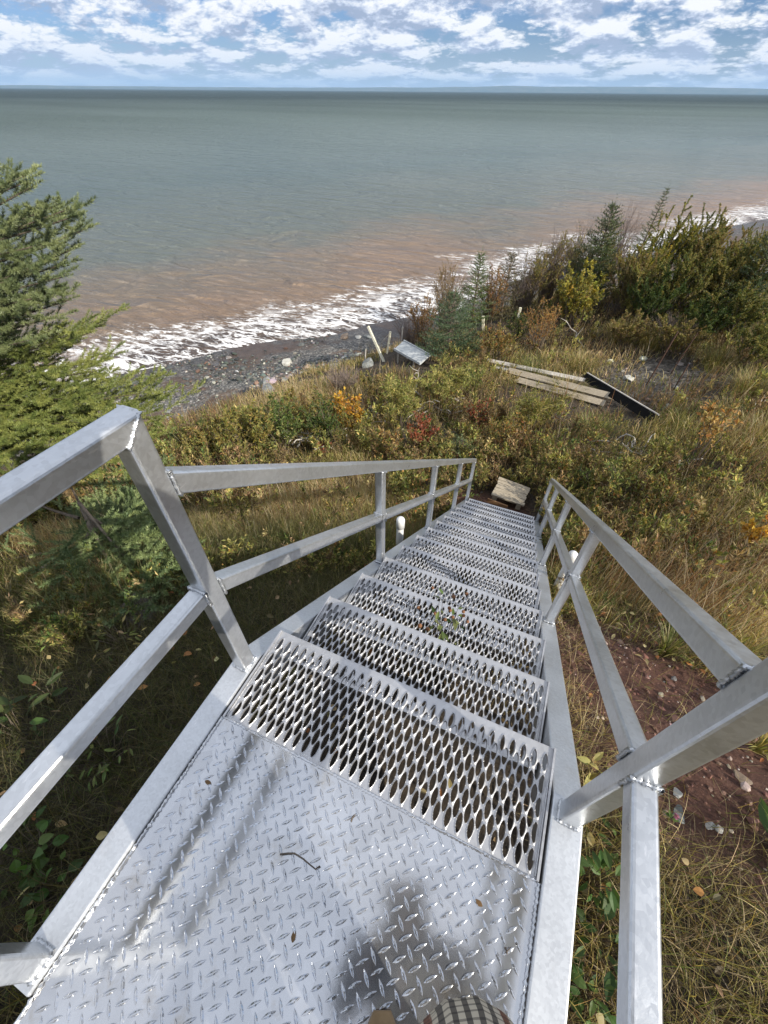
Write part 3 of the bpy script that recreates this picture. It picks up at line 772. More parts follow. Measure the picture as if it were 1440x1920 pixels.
def young_spruce(base, hgt, spread, label, g, c0, c1, dens=70, nl=0.05, nw=0.010, lean=(0, 0), group='young spruces on the slope', thin=1.0, whorl=0.17):
    root = thing('spruce_tree', label, 'tree', base, group)
    s = Spruce(g); top = np.array([lean[0], lean[1], hgt])
    tube(s.w, curve(np.zeros(3) - (0, 0, 0.1), top, 0.0, 6), np.linspace(0.018 * hgt + 0.008, 0.006, 6), 6)
    z = 0.10 * hgt; a0 = g.random() * 6
    while z < hgt * 0.97:
        fr = z / hgt; r = spread * (1 - fr) ** 0.85 * (0.75 + 0.25 * min(1, fr * 5)) + 0.05
        nb = max(3, int((7.5 - 2.5 * fr) * thin))
        for i in range(nb):
            a = a0 + i * 2 * PI / nb + g.normal(0, 0.25); rr = r * g.uniform(0.7, 1.15)
            p0 = top * fr; p1 = p0 + (math.cos(a) * rr, math.sin(a) * rr, rr * (0.25 + 0.35 * fr) * g.uniform(0.5, 1.3) - 0.02)
            s.branch(p0, p1, -0.05 * rr, 0.010, 0.065, 0.55, False, 0.06)
        z += 0.72 * whorl * g.uniform(0.8, 1.2) * (0.6 + 0.5 * (1 - fr)); a0 += 0.9
    s.A.append(top * 0.93); s.B.append(top + (0, 0, 0.06 * hgt))
    s.finish(root, dens, nl, nw, c0, c1)
    return root

def shrub_arrays(g, hgt, spread, nst, nside, nleaf, ll, lw, pal, lean=(0, 0), low=0.15, wood=True, tipdir=0.6, rad=0.010, patchy=0.0):
    """stems, twigs and leaves of one shrub around the origin"""
    A, B, w = [], [], MB()
    for i in range(nst):
        a = g.random() * 2 * PI; rr = spread * math.sqrt(g.random()) * 0.9
        hh = hgt * g.uniform(0.62, 1.0) * (1 - 0.30 * (rr / spread) ** 2)
        p0 = np.array([math.cos(a), math.sin(a), 0]) * rr * 0.25
        p1 = np.array([math.cos(a) * rr + lean[0], math.sin(a) * rr + lean[1], hh])
        t = np.linspace(0, 1, 7)[:, None]
        C_ = p0 + (p1 - p0) * np.c_[t ** 1.4, t ** 1.4, t ** 0.85] + g.normal(0, 0.02 * hgt, (7, 3)) * t
        if wood: tube(w, C_, np.linspace(rad * (0.6 + hgt * 0.5), rad * 0.25, 7), 4)
        for j in range(nside):
            tt = low + (1 - low) * g.random() ** 0.8
            q = np.array([np.interp(tt, t[:, 0], C_[:, k]) for k in range(3)])
            d = unit(np.array([g.normal(), g.normal(), g.uniform(0.1, 1.3)]) + 0.9 * unit(C_[-1] - C_[0]))
            l = hgt * g.uniform(0.10, 0.30) * (1.15 - tt * 0.5)
            A.append(q); B.append(q + d * l)
            if wood: tube(w, np.array([q, q + d * l * 0.5 + g.normal(0, 0.01, 3), q + d * l]), [rad * 0.35, rad * 0.25, rad * 0.12], 3)
        A.append(C_[-3]); B.append(C_[-1])
    A, B = np.array(A), np.array(B)
    if nleaf == 0: return None, w
    k = g.integers(0, len(A), nleaf); t = g.random((nleaf, 1)) ** 0.8
    P_ = A[k] + (B - A)[k] * t; T = unit(B - A)[k]
    D = unit(T * tipdir + g.normal(0, 0.55, (nleaf, 3)) + (0, 0, 0.12))
    cols = pick(pal, nleaf, 0.20, g)
    if patchy:
        tw = pick(pal, len(A), 0.15, g)[k]; cols = cols * (1 - patchy) + tw * patchy
    l = ll * g.uniform(0.6, 1.2, nleaf)
    return leaf_arrays(P_, D, l, lw / ll * l, cols, g), w

def shrub(name, label, cat, base, g, group=None, **kw):
    root = thing(name, label, cat, base, group)
    lf_, w = shrub_arrays(g, **kw)
    if lf_ is not None: build('foliage', lf_[0], lf_[1], M_FOL, root, col=lf_[2])
    if w.v: w.build('stems', M_TWIG if lf_ is None else M_BARK, root)
    return root

OLIVE = [(4, (0.189, 0.201, 0.051)), (4, (0.287, 0.262, 0.076)), (3, (0.403, 0.336, 0.116)), (2, (0.366, 0.244, 0.091)), (3, (0.091, 0.116, 0.037))]
GREEN = [(5, (0.131, 0.188, 0.05)), (3, (0.213, 0.256, 0.075)), (1, (0.4, 0.362, 0.125)), (3, (0.062, 0.1, 0.031))]
WILLOW = [(3, (0.287, 0.305, 0.091)), (3, (0.439, 0.403, 0.134)), (2, (0.586, 0.488, 0.195)), (3, (0.159, 0.195, 0.055))]
GOLD = [(5, (0.552, 0.324, 0.042)), (3, (0.62, 0.408, 0.072)), (2, (0.432, 0.192, 0.036)), (1, (0.264, 0.204, 0.048))]
YELLOW = [(4, (0.605, 0.47, 0.067)), (4, (0.42, 0.403, 0.076)), (2, (0.235, 0.269, 0.05))]
RUST = [(4, (0.332, 0.146, 0.055)), (3, (0.468, 0.234, 0.078)), (2, (0.215, 0.146, 0.058)), (1, (0.312, 0.273, 0.078))]
RED = [(4, (0.336, 0.077, 0.049)), (3, (0.42, 0.14, 0.07)), (3, (0.224, 0.098, 0.056)), (3, (0.21, 0.182, 0.07))]
ORANGE = [(3, (0.484, 0.242, 0.077)), (3, (0.572, 0.396, 0.154)), (3, (0.33, 0.231, 0.099)), (3, (0.22, 0.209, 0.066))]
BROWN = [(4, (0.243, 0.173, 0.092)), (3, (0.405, 0.284, 0.151)), (2, (0.151, 0.112, 0.061))]
DRYL = [(4, (0.405, 0.324, 0.149)), (3, (0.54, 0.432, 0.216)), (2, (0.27, 0.23, 0.095))]
DARKG = [(5, (0.058, 0.099, 0.03)), (3, (0.099, 0.141, 0.036)), (2, (0.182, 0.19, 0.05))]

# ------------------------------------------------------------------ ground cover: grass and low weeds
HV = np.array([-math.sin(HEAD), math.cos(HEAD)]); RV = np.array([math.cos(HEAD), math.sin(HEAD)])
def scatter(n, r0, r1, half):
    r = r0 * (r1 / r0) ** rng.random(n); a = rng.uniform(-half, half, n)
    return HV[0] * np.cos(a) * r + RV[0] * np.sin(a) * r, HV[1] * np.cos(a) * r + RV[1] * np.sin(a) * r
def near_disc(n, r1):
    r = r1 * np.sqrt(rng.random(n)); a = rng.uniform(-PI, PI, n)
    return r * np.cos(a), r * np.sin(a)
def under_stairs(x, y): return (x > XL0 - 0.04) & (x < XR1 + 0.04) & (y < 5.0)
CLEAR = [(-0.1, 5.25, 0.42)]
for (u, v, rr) in ((768, 672, 0.75), (790, 690, 0.5), (718, 680, 0.5), (735, 665, 0.5), (690, 690, 0.4), (940, 692, 0.3), (980, 705, 0.3), (1020, 722, 0.35), (1060, 735, 0.4), (1100, 745, 0.4), (1130, 752, 0.4), (1160, 765, 0.4), (1195, 785, 0.35), (1080, 765, 0.3), (1030, 745, 0.3), (1250, 690, 0.5), (906, 618, 0.3), (750, 690, 0.4)):
    q = hit(u, v); CLEAR.append((q[0], q[1], rr))
def grass_mesh(name, x, y, hgt, width, lean, pal_fn, curl=1.0):
    z = height(x, y); n = len(x)
    a = rng.uniform(0, 2 * PI, n); ld = rng.uniform(0, 2 * PI, n)
    w = np.stack([np.cos(a), np.sin(a), np.zeros(n)], 1) * width[:, None] * 0.5
    ln = np.stack([np.cos(ld), np.sin(ld), np.zeros(n)], 1)
    base = np.stack([x, y, z - 0.01], 1)
    rows = []
    for k, (t, ws) in enumerate(((0, 1.0), (0.40, 0.85), (0.75, 0.55), (1.0, 0.0))):
        ang = lean * (1 - curl + curl * t)
        p = base + ln * (hgt * t * np.sin(ang * 0.75))[:, None] + np.array([0, 0, 1.0]) * (hgt * t * np.cos(ang * 0.85))[:, None]
        if ws: rows += [p - w * ws, p + w * ws]
        else: rows += [p]
    V = np.stack(rows, 1).reshape(-1, 3)
    i = np.arange(n)[:, None] * 7
    F4 = np.concatenate([i + (0, 1, 3, 2), i + (2, 3, 5, 4)]); F3 = i + (4, 5, 6)
    c = pal_fn(x, y)
    shade_side = np.clip((-0.55 - x) / 0.5, 0, 1) * np.clip((3.6 - np.hypot(x + 0.5, y)) / 1.5, 0, 1)      # shade left of the landing, painted into the blade colours as darker green
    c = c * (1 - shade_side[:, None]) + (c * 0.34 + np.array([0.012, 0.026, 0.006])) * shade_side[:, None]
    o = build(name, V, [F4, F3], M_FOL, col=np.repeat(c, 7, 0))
    tag(o, kind='stuff')
    return o
G_GREEN = np.array([0.15, 0.18, 0.042]); G_OLIVE = np.array([0.33, 0.28, 0.09]); G_STRAW = np.array([0.60, 0.47, 0.26]); G_BROWN = np.array([0.27, 0.18, 0.10])
def grass_col(x, y):
    n = len(x); q = fbm(x + 7, y - 3, 0.55, 3) + 0.5 + rng.normal(0, 0.24, n)
    q = q + np.clip((x - 2.0) / 8, 0, 0.15)
    c = np.where((q < 0.36)[:, None], G_STRAW, np.where((q < 0.66)[:, None], G_OLIVE, np.where((q < 0.86)[:, None], G_GREEN, G_BROWN)))
    return np.clip(c * rng.uniform(0.6, 1.35, (n, 1)) * (1 + rng.normal(0, 0.07, (n, 3))), 0.01, 0.8)
def keep_mask(x, y, beach=0.35, redk=0.05, rubk=0.25):
    z = height(x, y); r_, b_, u_ = zones(x, y, z)
    p = np.where(b_ > beach, 0, 1.0) * (1 - (1 - redk) * r_) * (1 - (1 - rubk) * u_)
    for cx, cy, rr in CLEAR: p = np.where(np.hypot(x - cx, y - cy) < rr, 0, p)
    return rng.random(len(x)) < p
# matted short grass near the landing
x, y = near_disc(280000, 3.6)
k = keep_mask(x, y) & (rng.random(len(x)) < np.clip(0.75 + 0.9 * fbm(x, y, 1.1, 3), 0.1, 1)); us = under_stairs(x, y)
k &= ~us | ((rng.random(len(x)) < 0.25) & (y > 0.9))
x, y, us = x[k], y[k], us[k]; n = len(x)
hg = rng.uniform(0.06, 0.26, n) * np.where(us, 0.7, 1) * np.clip(1 + 0.8 * fbm(x, y, 0.8, 2), 0.4, 1.6)
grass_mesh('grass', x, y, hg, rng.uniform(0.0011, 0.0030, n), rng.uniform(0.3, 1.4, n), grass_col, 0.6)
# thatch: short dry litter of stalks
x, y = near_disc(260000, 3.2)
k = keep_mask(x, y, redk=0.02) & ~under_stairs(x, y)
x, y = x[k], y[k]; n = len(x)
def thatch_col(x, y):
    n = len(x); c = np.where(rng.random((n, 1)) < 0.45, G_STRAW, np.where(rng.random((n, 1)) < 0.5, G_OLIVE, G_BROWN)); return c * rng.uniform(0.22, 0.95, (n, 1))
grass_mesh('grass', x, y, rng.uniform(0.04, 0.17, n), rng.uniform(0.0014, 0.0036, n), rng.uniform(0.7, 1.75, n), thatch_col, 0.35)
# meadow over the slope and the bench
x, y = scatter(300000, 2.2, 24, R(62))
tall = np.clip(0.5 + 1.0 * fbm(x, y, 0.75, 3), 0, 1)
k = keep_mask(x, y) & ~(under_stairs(x, y) & (rng.random(len(x)) < 0.8)) & (rng.random(len(x)) < 0.25 + 0.9 * tall)
x, y, tall = x[k], y[k], tall[k]; n = len(x); r = np.hypot(x, y)
hg = rng.uniform(0.10, 0.30, n) * (0.5 + 1.3 * tall) * np.where(x > 1.5, 1.15, 0.85)
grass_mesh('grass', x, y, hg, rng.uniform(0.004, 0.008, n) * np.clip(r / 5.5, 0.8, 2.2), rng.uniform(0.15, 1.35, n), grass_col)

# dead stalks standing over the grass
x, y = scatter(42000, 2.6, 24, R(60))
k = keep_mask(x, y, rubk=0.4) & ~under_stairs(x, y) & (rng.random(len(x)) < np.clip(0.28 + 1.9 * fbm(x - 40, y + 12, 0.6, 3), 0.02, 1))
x, y = x[k], y[k]; n = len(x)
def stalk_col(x, y):
    n = len(x); c = np.array([(0.30, 0.20, 0.13), (0.42, 0.32, 0.20), (0.20, 0.13, 0.09), (0.34, 0.17, 0.08), (0.50, 0.42, 0.30)])[rng.integers(0, 5, n)]; return c * rng.uniform(0.6, 1.2, (n, 1))
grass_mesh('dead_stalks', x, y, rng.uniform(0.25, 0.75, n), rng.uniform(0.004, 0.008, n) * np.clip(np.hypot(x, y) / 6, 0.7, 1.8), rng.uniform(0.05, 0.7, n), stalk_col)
# low weeds and seedlings: templates merged into one mass
def weed_templates():
    out = []
    for i in range(26):
        g = np.random.default_rng(200 + i)
        pal = [OLIVE, GREEN, WILLOW, BROWN, OLIVE + BROWN, OLIVE, WILLOW, BROWN, RUST + OLIVE + WILLOW, WILLOW, OLIVE, DRYL, DRYL][i % 13]
        hh = g.uniform(0.22, 0.62); lf_, w = shrub_arrays(g, hh, g.uniform(0.08, 0.22), int(g.integers(2, 6)), 3, int(g.integers(50, 110)), g.uniform(0.035, 0.075), g.uniform(0.010, 0.026), pal, low=0.1, tipdir=0.7, rad=0.005, wood=True)
        wv_ = np.concatenate(w.v); wf = np.concatenate([np.concatenate(q) for q in w.f.values()])
        out.append((lf_, wv_, wf))
    return out
WT = weed_templates()
def weed_mass(name, x, y, sc, zone_tint=None):
    vs, f3, f4, cs, n0 = [], [], [], [], 0
    z = height(x, y); ks = rng.integers(0, len(WT), len(x)); an = rng.uniform(0, 2 * PI, len(x))
    for i in range(len(x)):
        (lv_, lf_, lc_), wv_, wf = WT[ks[i]]
        c, s_ = math.cos(an[i]) * sc[i], math.sin(an[i]) * sc[i]
        M_ = np.array([[c, s_, 0], [-s_, c, 0], [0, 0, sc[i]]])
        V = np.concatenate([lv_, wv_]) @ M_ + (x[i], y[i], z[i] - 0.02)
        f3.append(lf_ + n0); f4.append(wf + n0 + len(lv_)); n0 += len(V); vs.append(V)
        j = rng.uniform(0.72, 1.25)
        cs.append(np.concatenate([lc_ * j, np.broadcast_to((0.14, 0.105, 0.065), wv_.shape)]))
    o = build(name, np.concatenate(vs), [np.concatenate(f3), np.concatenate(f4)], M_FOL, col=np.concatenate(cs))
    return tag(o, kind='stuff')
def weed_p(x, y):
    p = 1 - 0.75 * blob(x, y, 1.35, 8.6, 1.3, 0.9) - 0.75 * blob(x, y, -2.0, 3.0, 1.0, 1.6) - 0.6 * blob(x, y, 2.6, 11.2, 1.8, 1.4)
    q = hit(215, 1000); p = np.where(np.hypot(x - q[0], y - q[1]) < 1.0, 0.0, p)
    return np.clip(p, 0.0, 1)
x, y = scatter(14000, 1.7, 22, R(60))
z = height(x, y)
k = keep_mask(x, y, redk=0.05, rubk=0.12) & ~under_stairs(x, y) & (np.hypot(x, y) > 2.0) & (rng.random(len(x)) < np.clip(0.50 + 1.5 * fbm(x + 90, y, 0.5, 3), 0.05, 1) * weed_p(x, y))
x, y = x[k], y[k]
weed_mass('low_weeds', x, y, rng.uniform(0.5, 1.3, len(x)) * np.where(np.hypot(x, y) < 3.2, 0.5, 1.0) * np.where((x < 1.2) & (np.hypot(x, y) > 6), 1.1, 1.0) * np.where((height(x, y) < -4.1) & (x < -3), 0.5, 1.0))

# ------------------------------------------------------------------ spruces
SP0, SP1 = (0.045, 0.075, 0.040), (0.105, 0.140, 0.060)
def aimed_spruce(label, trunk_xy, hgt, targets, g, nl, nw, dens, c0, c1, group, extra=10, step=0.07, tl=0.34):
    tx, ty = trunk_xy; tz = float(height(tx, ty)); base = np.array([tx, ty, tz])
    root = thing('spruce_tree', label, 'tree', base, group)
    s = Spruce(g)
    tube(s.w, curve(np.array([0, 0, -0.15]), np.array([0.1, 0.05, hgt]), 0.0, 8), np.linspace(0.012 + 0.019 * hgt, 0.004 + 0.004 * hgt, 8), 8)
    for (u, v, hd, sag) in targets:
        p1 = at_dist(u, v, hd) - base
        zt = np.clip(p1[2] - 0.16 * np.hypot(p1[0], p1[1]) + g.normal(0, 0.08), 0.05, hgt * 0.95)
        s.branch((0.1 * zt / hgt, 0.05 * zt / hgt, zt), p1, sag, 0.016, step, tl)
    for i in range(extra):                       # the side away from the stairs
        z = hgt * (0.15 + 0.8 * i / extra); a = PI * (0.6 + 0.9 * g.random()); r = 1.7 * (1 - z / hgt) + 0.3
        s.branch((0, 0, z), (math.cos(a) * r, math.sin(a) * r, z + 0.2 * r), -0.06 * r, 0.015, 0.12, 0.4)
    s.finish(root, dens, nl, nw, c0, c1)
    return root
g = np.random.default_rng(31)
aimed_spruce('tall spruce whose separate boughs stand in front of open water at the left edge', (-5.5, 1.15), 3.9,
    [(45, 330, 4.4, -.08), (60, 350, 4.3, -.06), (40, 345, 4.4, -.05), (140, 405, 4.1, -.10), (155, 432, 4.1, -.08), (120, 395, 4.2, -.05), (100, 388, 4.4, -.05), (130, 470, 4.0, -.06), (105, 500, 4.0, -.05), (90, 455, 4.1, -.04), (60, 425, 4.3, -.04),
     (115, 520, 3.9, -.03), (85, 560, 3.9, -.04), (130, 562, 3.9, -.08), (110, 545, 4.0, -.05), (85, 600, 3.9, -.03), (70, 635, 3.8, -.02), (40, 520, 4.1, -.02), (30, 610, 4.0, -.02), (60, 560, 3.9, -.03), (10, 440, 4.4, -.04)],
    g, 0.027, 0.0046, 800, (0.085, 0.115, 0.045), (0.22, 0.25, 0.105), 'spruces beside the left rail', 3, 0.14, 0.34)
aimed_spruce('yellow-green spruce below the tall one, its boughs overlapping the pebble beach and white foam', (-6.3, 1.4), 2.2,
    [(165, 625, 4.3, -.08), (135, 645, 4.4, -.06), (120, 650, 4.4, -.05), (185, 695, 4.1, -.08), (190, 735, 4.0, -.06), (150, 700, 4.2, -.05), (90, 690, 4.4, -.04), (60, 720, 4.3, -.04), (290, 745, 4.1, -.10), (262, 738, 4.1, -.06), (310, 780, 4.0, -.08),
     (255, 770, 4.0, -.05), (230, 800, 3.9, -.05), (170, 790, 3.9, -.04), (120, 780, 4.0, -.04), (60, 790, 4.0, -.03), (20, 760, 4.2, -.03), (100, 840, 3.8, -.03), (40, 860, 3.8, -.03), (190, 850, 3.7, -.04), (260, 850, 3.7, -.04), (10, 830, 3.9, -.02), (150, 745, 4.1, -.05)],
    g, 0.027, 0.0046, 780, (0.11, 0.145, 0.035), (0.26, 0.28, 0.075), 'spruces beside the left rail', 4, 0.13, 0.42)
p = hit(205, 1035)
tg = [(u, v, float(np.hypot(*hit(u, v)[:2])) * q, -.03) for (u, v, q) in [(330, 1105, .90), (300, 1050, .90), (335, 1020, .90), (290, 960, .88), (255, 905, .86), (215, 930, .86), (165, 980, .88), (200, 1100, .92), (250, 1150, .94), (130, 1050, .90), (310, 985, .88), (240, 1020, .86), (345, 1065, .92), (215, 870, .84), (275, 880, .84), (180, 1040, .86), (270, 1085, .88), (230, 965, .84), (300, 920, .86), (350, 1000, .90)]]
aimed_spruce('low young spruce spreading over the ground beneath the left handrail', (p[0] - 0.1, p[1] + 0.0), 0.75,
    tg, g, 0.027, 0.0048, 760, (0.10, 0.15, 0.06), (0.24, 0.29, 0.11), 'spruces beside the left rail', 2, 0.075, 0.5)

def base_at(u, v): return tuple(hit(u, v))
def px_h(b, v_top, u_top=None):
    """height so that the top of a plant at base b shows at row v_top"""
    best = min(np.linspace(0.2, 6, 300), key=lambda h_: abs(proj_v((b[0], b[1], b[2] + h_)) - v_top)); return float(best)
_Ri = np.array([rt, up, fw])
def proj_v(p): q = _Ri @ (np.array(p) - (0, 0, CAMZ)); return CY - F_PX * q[1] / q[2]
def proj(p): q = _Ri @ (np.array(p) - (0, 0, CAMZ)); return CX + F_PX * q[0] / q[2], CY - F_PX * q[1] / q[2]

g = np.random.default_rng(77)
b = base_at(881, 622); h_ = px_h(b, 472); young_spruce(b, h_, 0.30 * h_, 'slender bright green spruce with a pointed top standing just in front of the surf', g, (0.055, 0.10, 0.03), (0.13, 0.17, 0.045), 60, 0.060, 0.013)
b = base_at(838, 672); h_ = px_h(b, 545); young_spruce(b, h_, 0.55 * h_, 'broad bushy spruce with blue-green boughs beside the pale panel', g, (0.045, 0.085, 0.040), (0.095, 0.14, 0.06), 60, 0.060, 0.013, thin=1.25)
b = base_at(1090, 575); h_ = px_h(b, 378); young_spruce(b, h_, 0.36 * h_, 'tall dark spruce with a rusty brown top at the left end of the thicket', g, (0.040, 0.065, 0.022), (0.085, 0.11, 0.030), 55, 0.070, 0.015)
b = base_at(1170, 535); h_ = px_h(b, 348); young_spruce(b, h_, 0.17 * h_, 'thin leaning spruce with sparse boughs rising highest above the thicket', g, (0.05, 0.08, 0.025), (0.11, 0.13, 0.04), 55, 0.065, 0.014, lean=(0.35, 0.1), thin=0.8, whorl=0.24)
b = base_at(936, 606); h_ = px_h(b, 470); young_spruce(b, h_, 0.40 * h_, 'dull brownish spruce with dark lower boughs to the right of the slender green one', g, (0.045, 0.05, 0.022), (0.14, 0.11, 0.045), 50, 0.06, 0.013, whorl=0.2)
b = base_at(1370, 600); h_ = px_h(b, 430); young_spruce(b, h_, 0.42 * h_, 'dark green spruce at the right end of the thicket', g, (0.03, 0.055, 0.02), (0.07, 0.10, 0.03), 55, 0.065, 0.014)
b = base_at(860, 870); young_spruce(b, 0.55, 0.42, 'small pale green spruce seedling by the red shrub above the lower handrail', g, (0.09, 0.13, 0.05), (0.17, 0.21, 0.08), 120, 0.035, 0.008, thin=1.2, whorl=0.10)

# ------------------------------------------------------------------ shrubs, each its own plant
def plant(u, v, vtop, wpx, label, pal, group, name='shrub', cat='shrub', dens=1.0, ll=0.06, lw=0.026, nst=None, bare=False, lean=(0, 0), low=0.12, hfix=None, seed=None, patchy=0.35):
    g = np.random.default_rng(int(u * 7 + v * 13) if seed is None else seed)
    if hfix is None: u = 714 + (u - 714) * (1744 - v) / (1744 - (0.35 * v + 0.65 * vtop))
    b = base_at(u, v); h_ = hfix or (0.98 if group == 'bushes of the dense thicket' else 1.12) * px_h(b, vtop)
    D = math.hypot(b[0], b[1]); dep = float(_Ri[2] @ (np.array(b) - (0, 0, CAMZ)))
    sp = wpx / 2 / F_PX * dep
    nst = nst or int(np.clip(9 + 16 * sp, 7, 40))
    nl_ = 0 if bare else int(np.clip(2600 * dens * (sp ** 1.2 + 0.12) * (h_ ** 0.8 + 0.2), 250, 34000))
    return shrub(name, label, cat, b, g, group, hgt=h_, spread=sp, nst=nst, nside=9 if not bare else 14, nleaf=nl_, ll=ll, lw=lw, pal=pal, lean=lean, low=low, rad=0.010 if not bare else 0.008, patchy=patchy)
GB = 'leafy bushes along the crest above the beach'
plant(330, 880, 835, 90, 'low olive bush by the mitred corner of the left handrail, nearest to the spruce boughs', OLIVE, GB)
plant(395, 865, 802, 110, 'rust-tipped olive bush above the handrail, next to the brown sand bank', OLIVE + [(4, (0.24, 0.15, 0.035))], GB, dens=1.3)
plant(455, 860, 772, 120, 'large golden-green bush in front of the grey boulders', OLIVE + [(3, (0.26, 0.21, 0.04))], GB, dens=1.4)
plant(520, 850, 758, 100, 'dark leafy bush standing behind the left driftwood heap', GREEN, GB, dens=1.3)
plant(575, 812, 735, 100, 'bush with rust-red stem tips overlapping the pebble beach', OLIVE + [(4, (0.20, 0.10, 0.035))], GB, dens=1.3)
plant(612, 845, 752, 70, 'deep green bush to the left of the golden sapling', DARKG, GB, dens=1.4)
plant(655, 812, 742, 62, 'small sapling with bright golden yellow leaves on the crest', GOLD, 'bright autumn saplings', 'sapling', 'sapling', dens=0.9, ll=0.075, lw=0.045, patchy=0.1)
plant(705, 760, 705, 70, 'brown-tipped bush below the leaning cream post', OLIVE + BROWN, GB, dens=1.2)
plant(750, 800, 712, 95, 'tall yellow-green willowy bush below the pale panel', WILLOW, 'willow-like bushes', dens=1.3, ll=0.085, lw=0.018)
plant(835, 770, 690, 95, 'yellow-green willowy bush between the dry branches and the long boards', WILLOW, 'willow-like bushes', dens=1.3, ll=0.085, lw=0.018)
plant(880, 740, 690, 70, 'loose pale green bush at the left end of the long boards', WILLOW + GREEN, 'willow-like bushes', dens=1.1, ll=0.08, lw=0.018)
plant(792, 850, 790, 80, 'crimson shrub with red leaves in front of the dry branches', RED, 'red-leaved shrubs', dens=1.1, ll=0.06, lw=0.03)
plant(905, 815, 755, 60, 'small shrub with scarlet leaves beside the green bush', RED + [(3, (0.10, 0.11, 0.03))], 'red-leaved shrubs', dens=0.9, ll=0.06, lw=0.028)
plant(605, 855, 825, 36, 'tiny dark red shrub on the left driftwood heap', RED, 'red-leaved shrubs', dens=0.7, ll=0.05, lw=0.025)
plant(730, 870, 815, 70, 'orange and brown shrub just above the lower handrail', ORANGE + BROWN, 'orange-leaved shrubs', dens=1.0, ll=0.055, lw=0.026)
plant(960, 850, 790, 90, 'rust-coloured weedy bush behind the foot of the stairs', RUST + OLIVE, 'orange-leaved shrubs', dens=1.1)
plant(1010, 820, 735, 110, 'grassy green bush standing in front of the middle of the boards', WILLOW + OLIVE, 'willow-like bushes', dens=1.1, ll=0.11, lw=0.014)
plant(1020, 660, 575, 95, 'orange-brown feathery bush behind the long boards', ORANGE + RUST, 'orange-leaved shrubs', dens=1.1, ll=0.05, lw=0.016)
plant(1085, 610, 510, 100, 'tall bush with clear yellow leaves at the left foot of the dark spruce', YELLOW + OLIVE, 'bright autumn saplings', dens=1.4, ll=0.075, lw=0.04)
plant(935, 680, 622, 90, 'russet bush in front of the two middle spruces', RUST + OLIVE, 'orange-leaved shrubs', dens=1.2)
plant(975, 640, 590, 60, 'dark green grassy bush beside the white stake', DARKG, GB, dens=1.1)
plant(1170, 945, 870, 85, 'small pale green willow seedling beside the right handrail', WILLOW + GREEN, 'willow-like bushes', dens=0.55, ll=0.075, lw=0.018, low=0.3)
plant(1100, 925, 880, 50, 'bright green weed clump between the rails and the fallen log', GREEN, 'willow-like bushes', dens=0.5, ll=0.07, lw=0.018)
plant(1345, 880, 755, 90, 'tall sapling with sparse orange leaves on pale stems near the right edge', ORANGE, 'bright autumn saplings', 'sapling', 'sapling', dens=0.22, ll=0.075, lw=0.045, nst=7, low=0.35)
plant(1300, 1010, 960, 170, 'low trailing shrub with scattered cream and orange leaves beyond the right handrail', ORANGE + BROWN + [(3, (0.50, 0.42, 0.22))], 'orange-leaved shrubs', dens=0.7, ll=0.06, lw=0.038, hfix=0.38)
plant(1410, 1045, 950, 100, 'golden shrub at the right edge above the handrail', GOLD, 'bright autumn saplings', dens=0.8, ll=0.07, lw=0.045, hfix=0.5)
plant(1235, 975, 935, 60, 'little orange-tipped shrub below the fallen log', ORANGE, 'orange-leaved shrubs', dens=0.5, ll=0.06, lw=0.034)
plant(1400, 1140, 1090, 70, 'low lime-green seedling near the right edge, under the golden shrub', WILLOW, 'willow-like bushes', dens=0.4, ll=0.09, lw=0.05, hfix=0.25)
# thicket
TH = 'bushes of the dense thicket'
for (u, v, vt, w, lab, pal, d) in [
    (1190, 590, 455, 90, 'grey-green bush between the dark spruce and the golden one', OLIVE + BROWN, 1.5),
    (1215, 570, 430, 90, 'golden-leaved bush behind the grey-green one in the thicket', YELLOW + OLIVE + DARKG, 1.5),
    (1262, 545, 388, 95, 'tall yellow-green bush around the foot of the thin leaning spruce', YELLOW + OLIVE + DARKG, 1.6),
    (1318, 545, 378, 110, 'tallest rounded olive bush of the thicket, against the pink water', OLIVE + DARKG, 1.7),
    (1290, 600, 470, 150, 'wide dark-bottomed bush at the front middle of the thicket', OLIVE + DARKG, 1.8),
    (1370, 590, 455, 130, 'broad olive bush in front of the white surf on the right', OLIVE, 1.8),
    (1240, 615, 505, 110, 'dark green bush at the front foot of the thicket', DARKG, 1.7),
    (1400, 640, 520, 120, 'dark bush at the front right corner of the thicket', DARKG + OLIVE, 1.7),
    (1335, 640, 560, 130, 'low shadowy bush below the wide one', DARKG, 1.6),
    (1425, 560, 425, 90, 'yellowish bush at the far right edge of the picture', YELLOW + OLIVE, 1.5)]:
    plant(u, v, vt, w, lab, pal, TH, dens=d * 2.6, ll=0.048, lw=0.022)
for (u, v, vt, w, lab, pal, d) in [
    (795, 655, 560, 60, 'purple-brown bush between the panel and the bushy spruce', BROWN + RUST, 1.3),
    (835, 620, 505, 70, 'grey-brown bush in front of the foam, left of the slender green spruce', BROWN, 1.2),
    (925, 612, 505, 60, 'brown bush filling the gap right of the slender green spruce', BROWN + RUST, 1.4),
    (1000, 592, 470, 80, 'dusky twiggy bush right of the brownish spruce', BROWN + OLIVE, 1.3),
    (1045, 575, 452, 80, 'grey-olive bush rising in front of the surf, left of the yellow bush', BROWN + OLIVE, 1.3),
    (1090, 560, 440, 70, 'olive-brown bush behind the yellow one', OLIVE + BROWN, 1.4),
    (1135, 575, 440, 60, 'dull green bush at the right foot of the tall dark spruce', OLIVE + DARKG, 1.5)]:
    plant(u, v, vt, w, lab, pal, GB, dens=d, ll=0.055, lw=0.02)
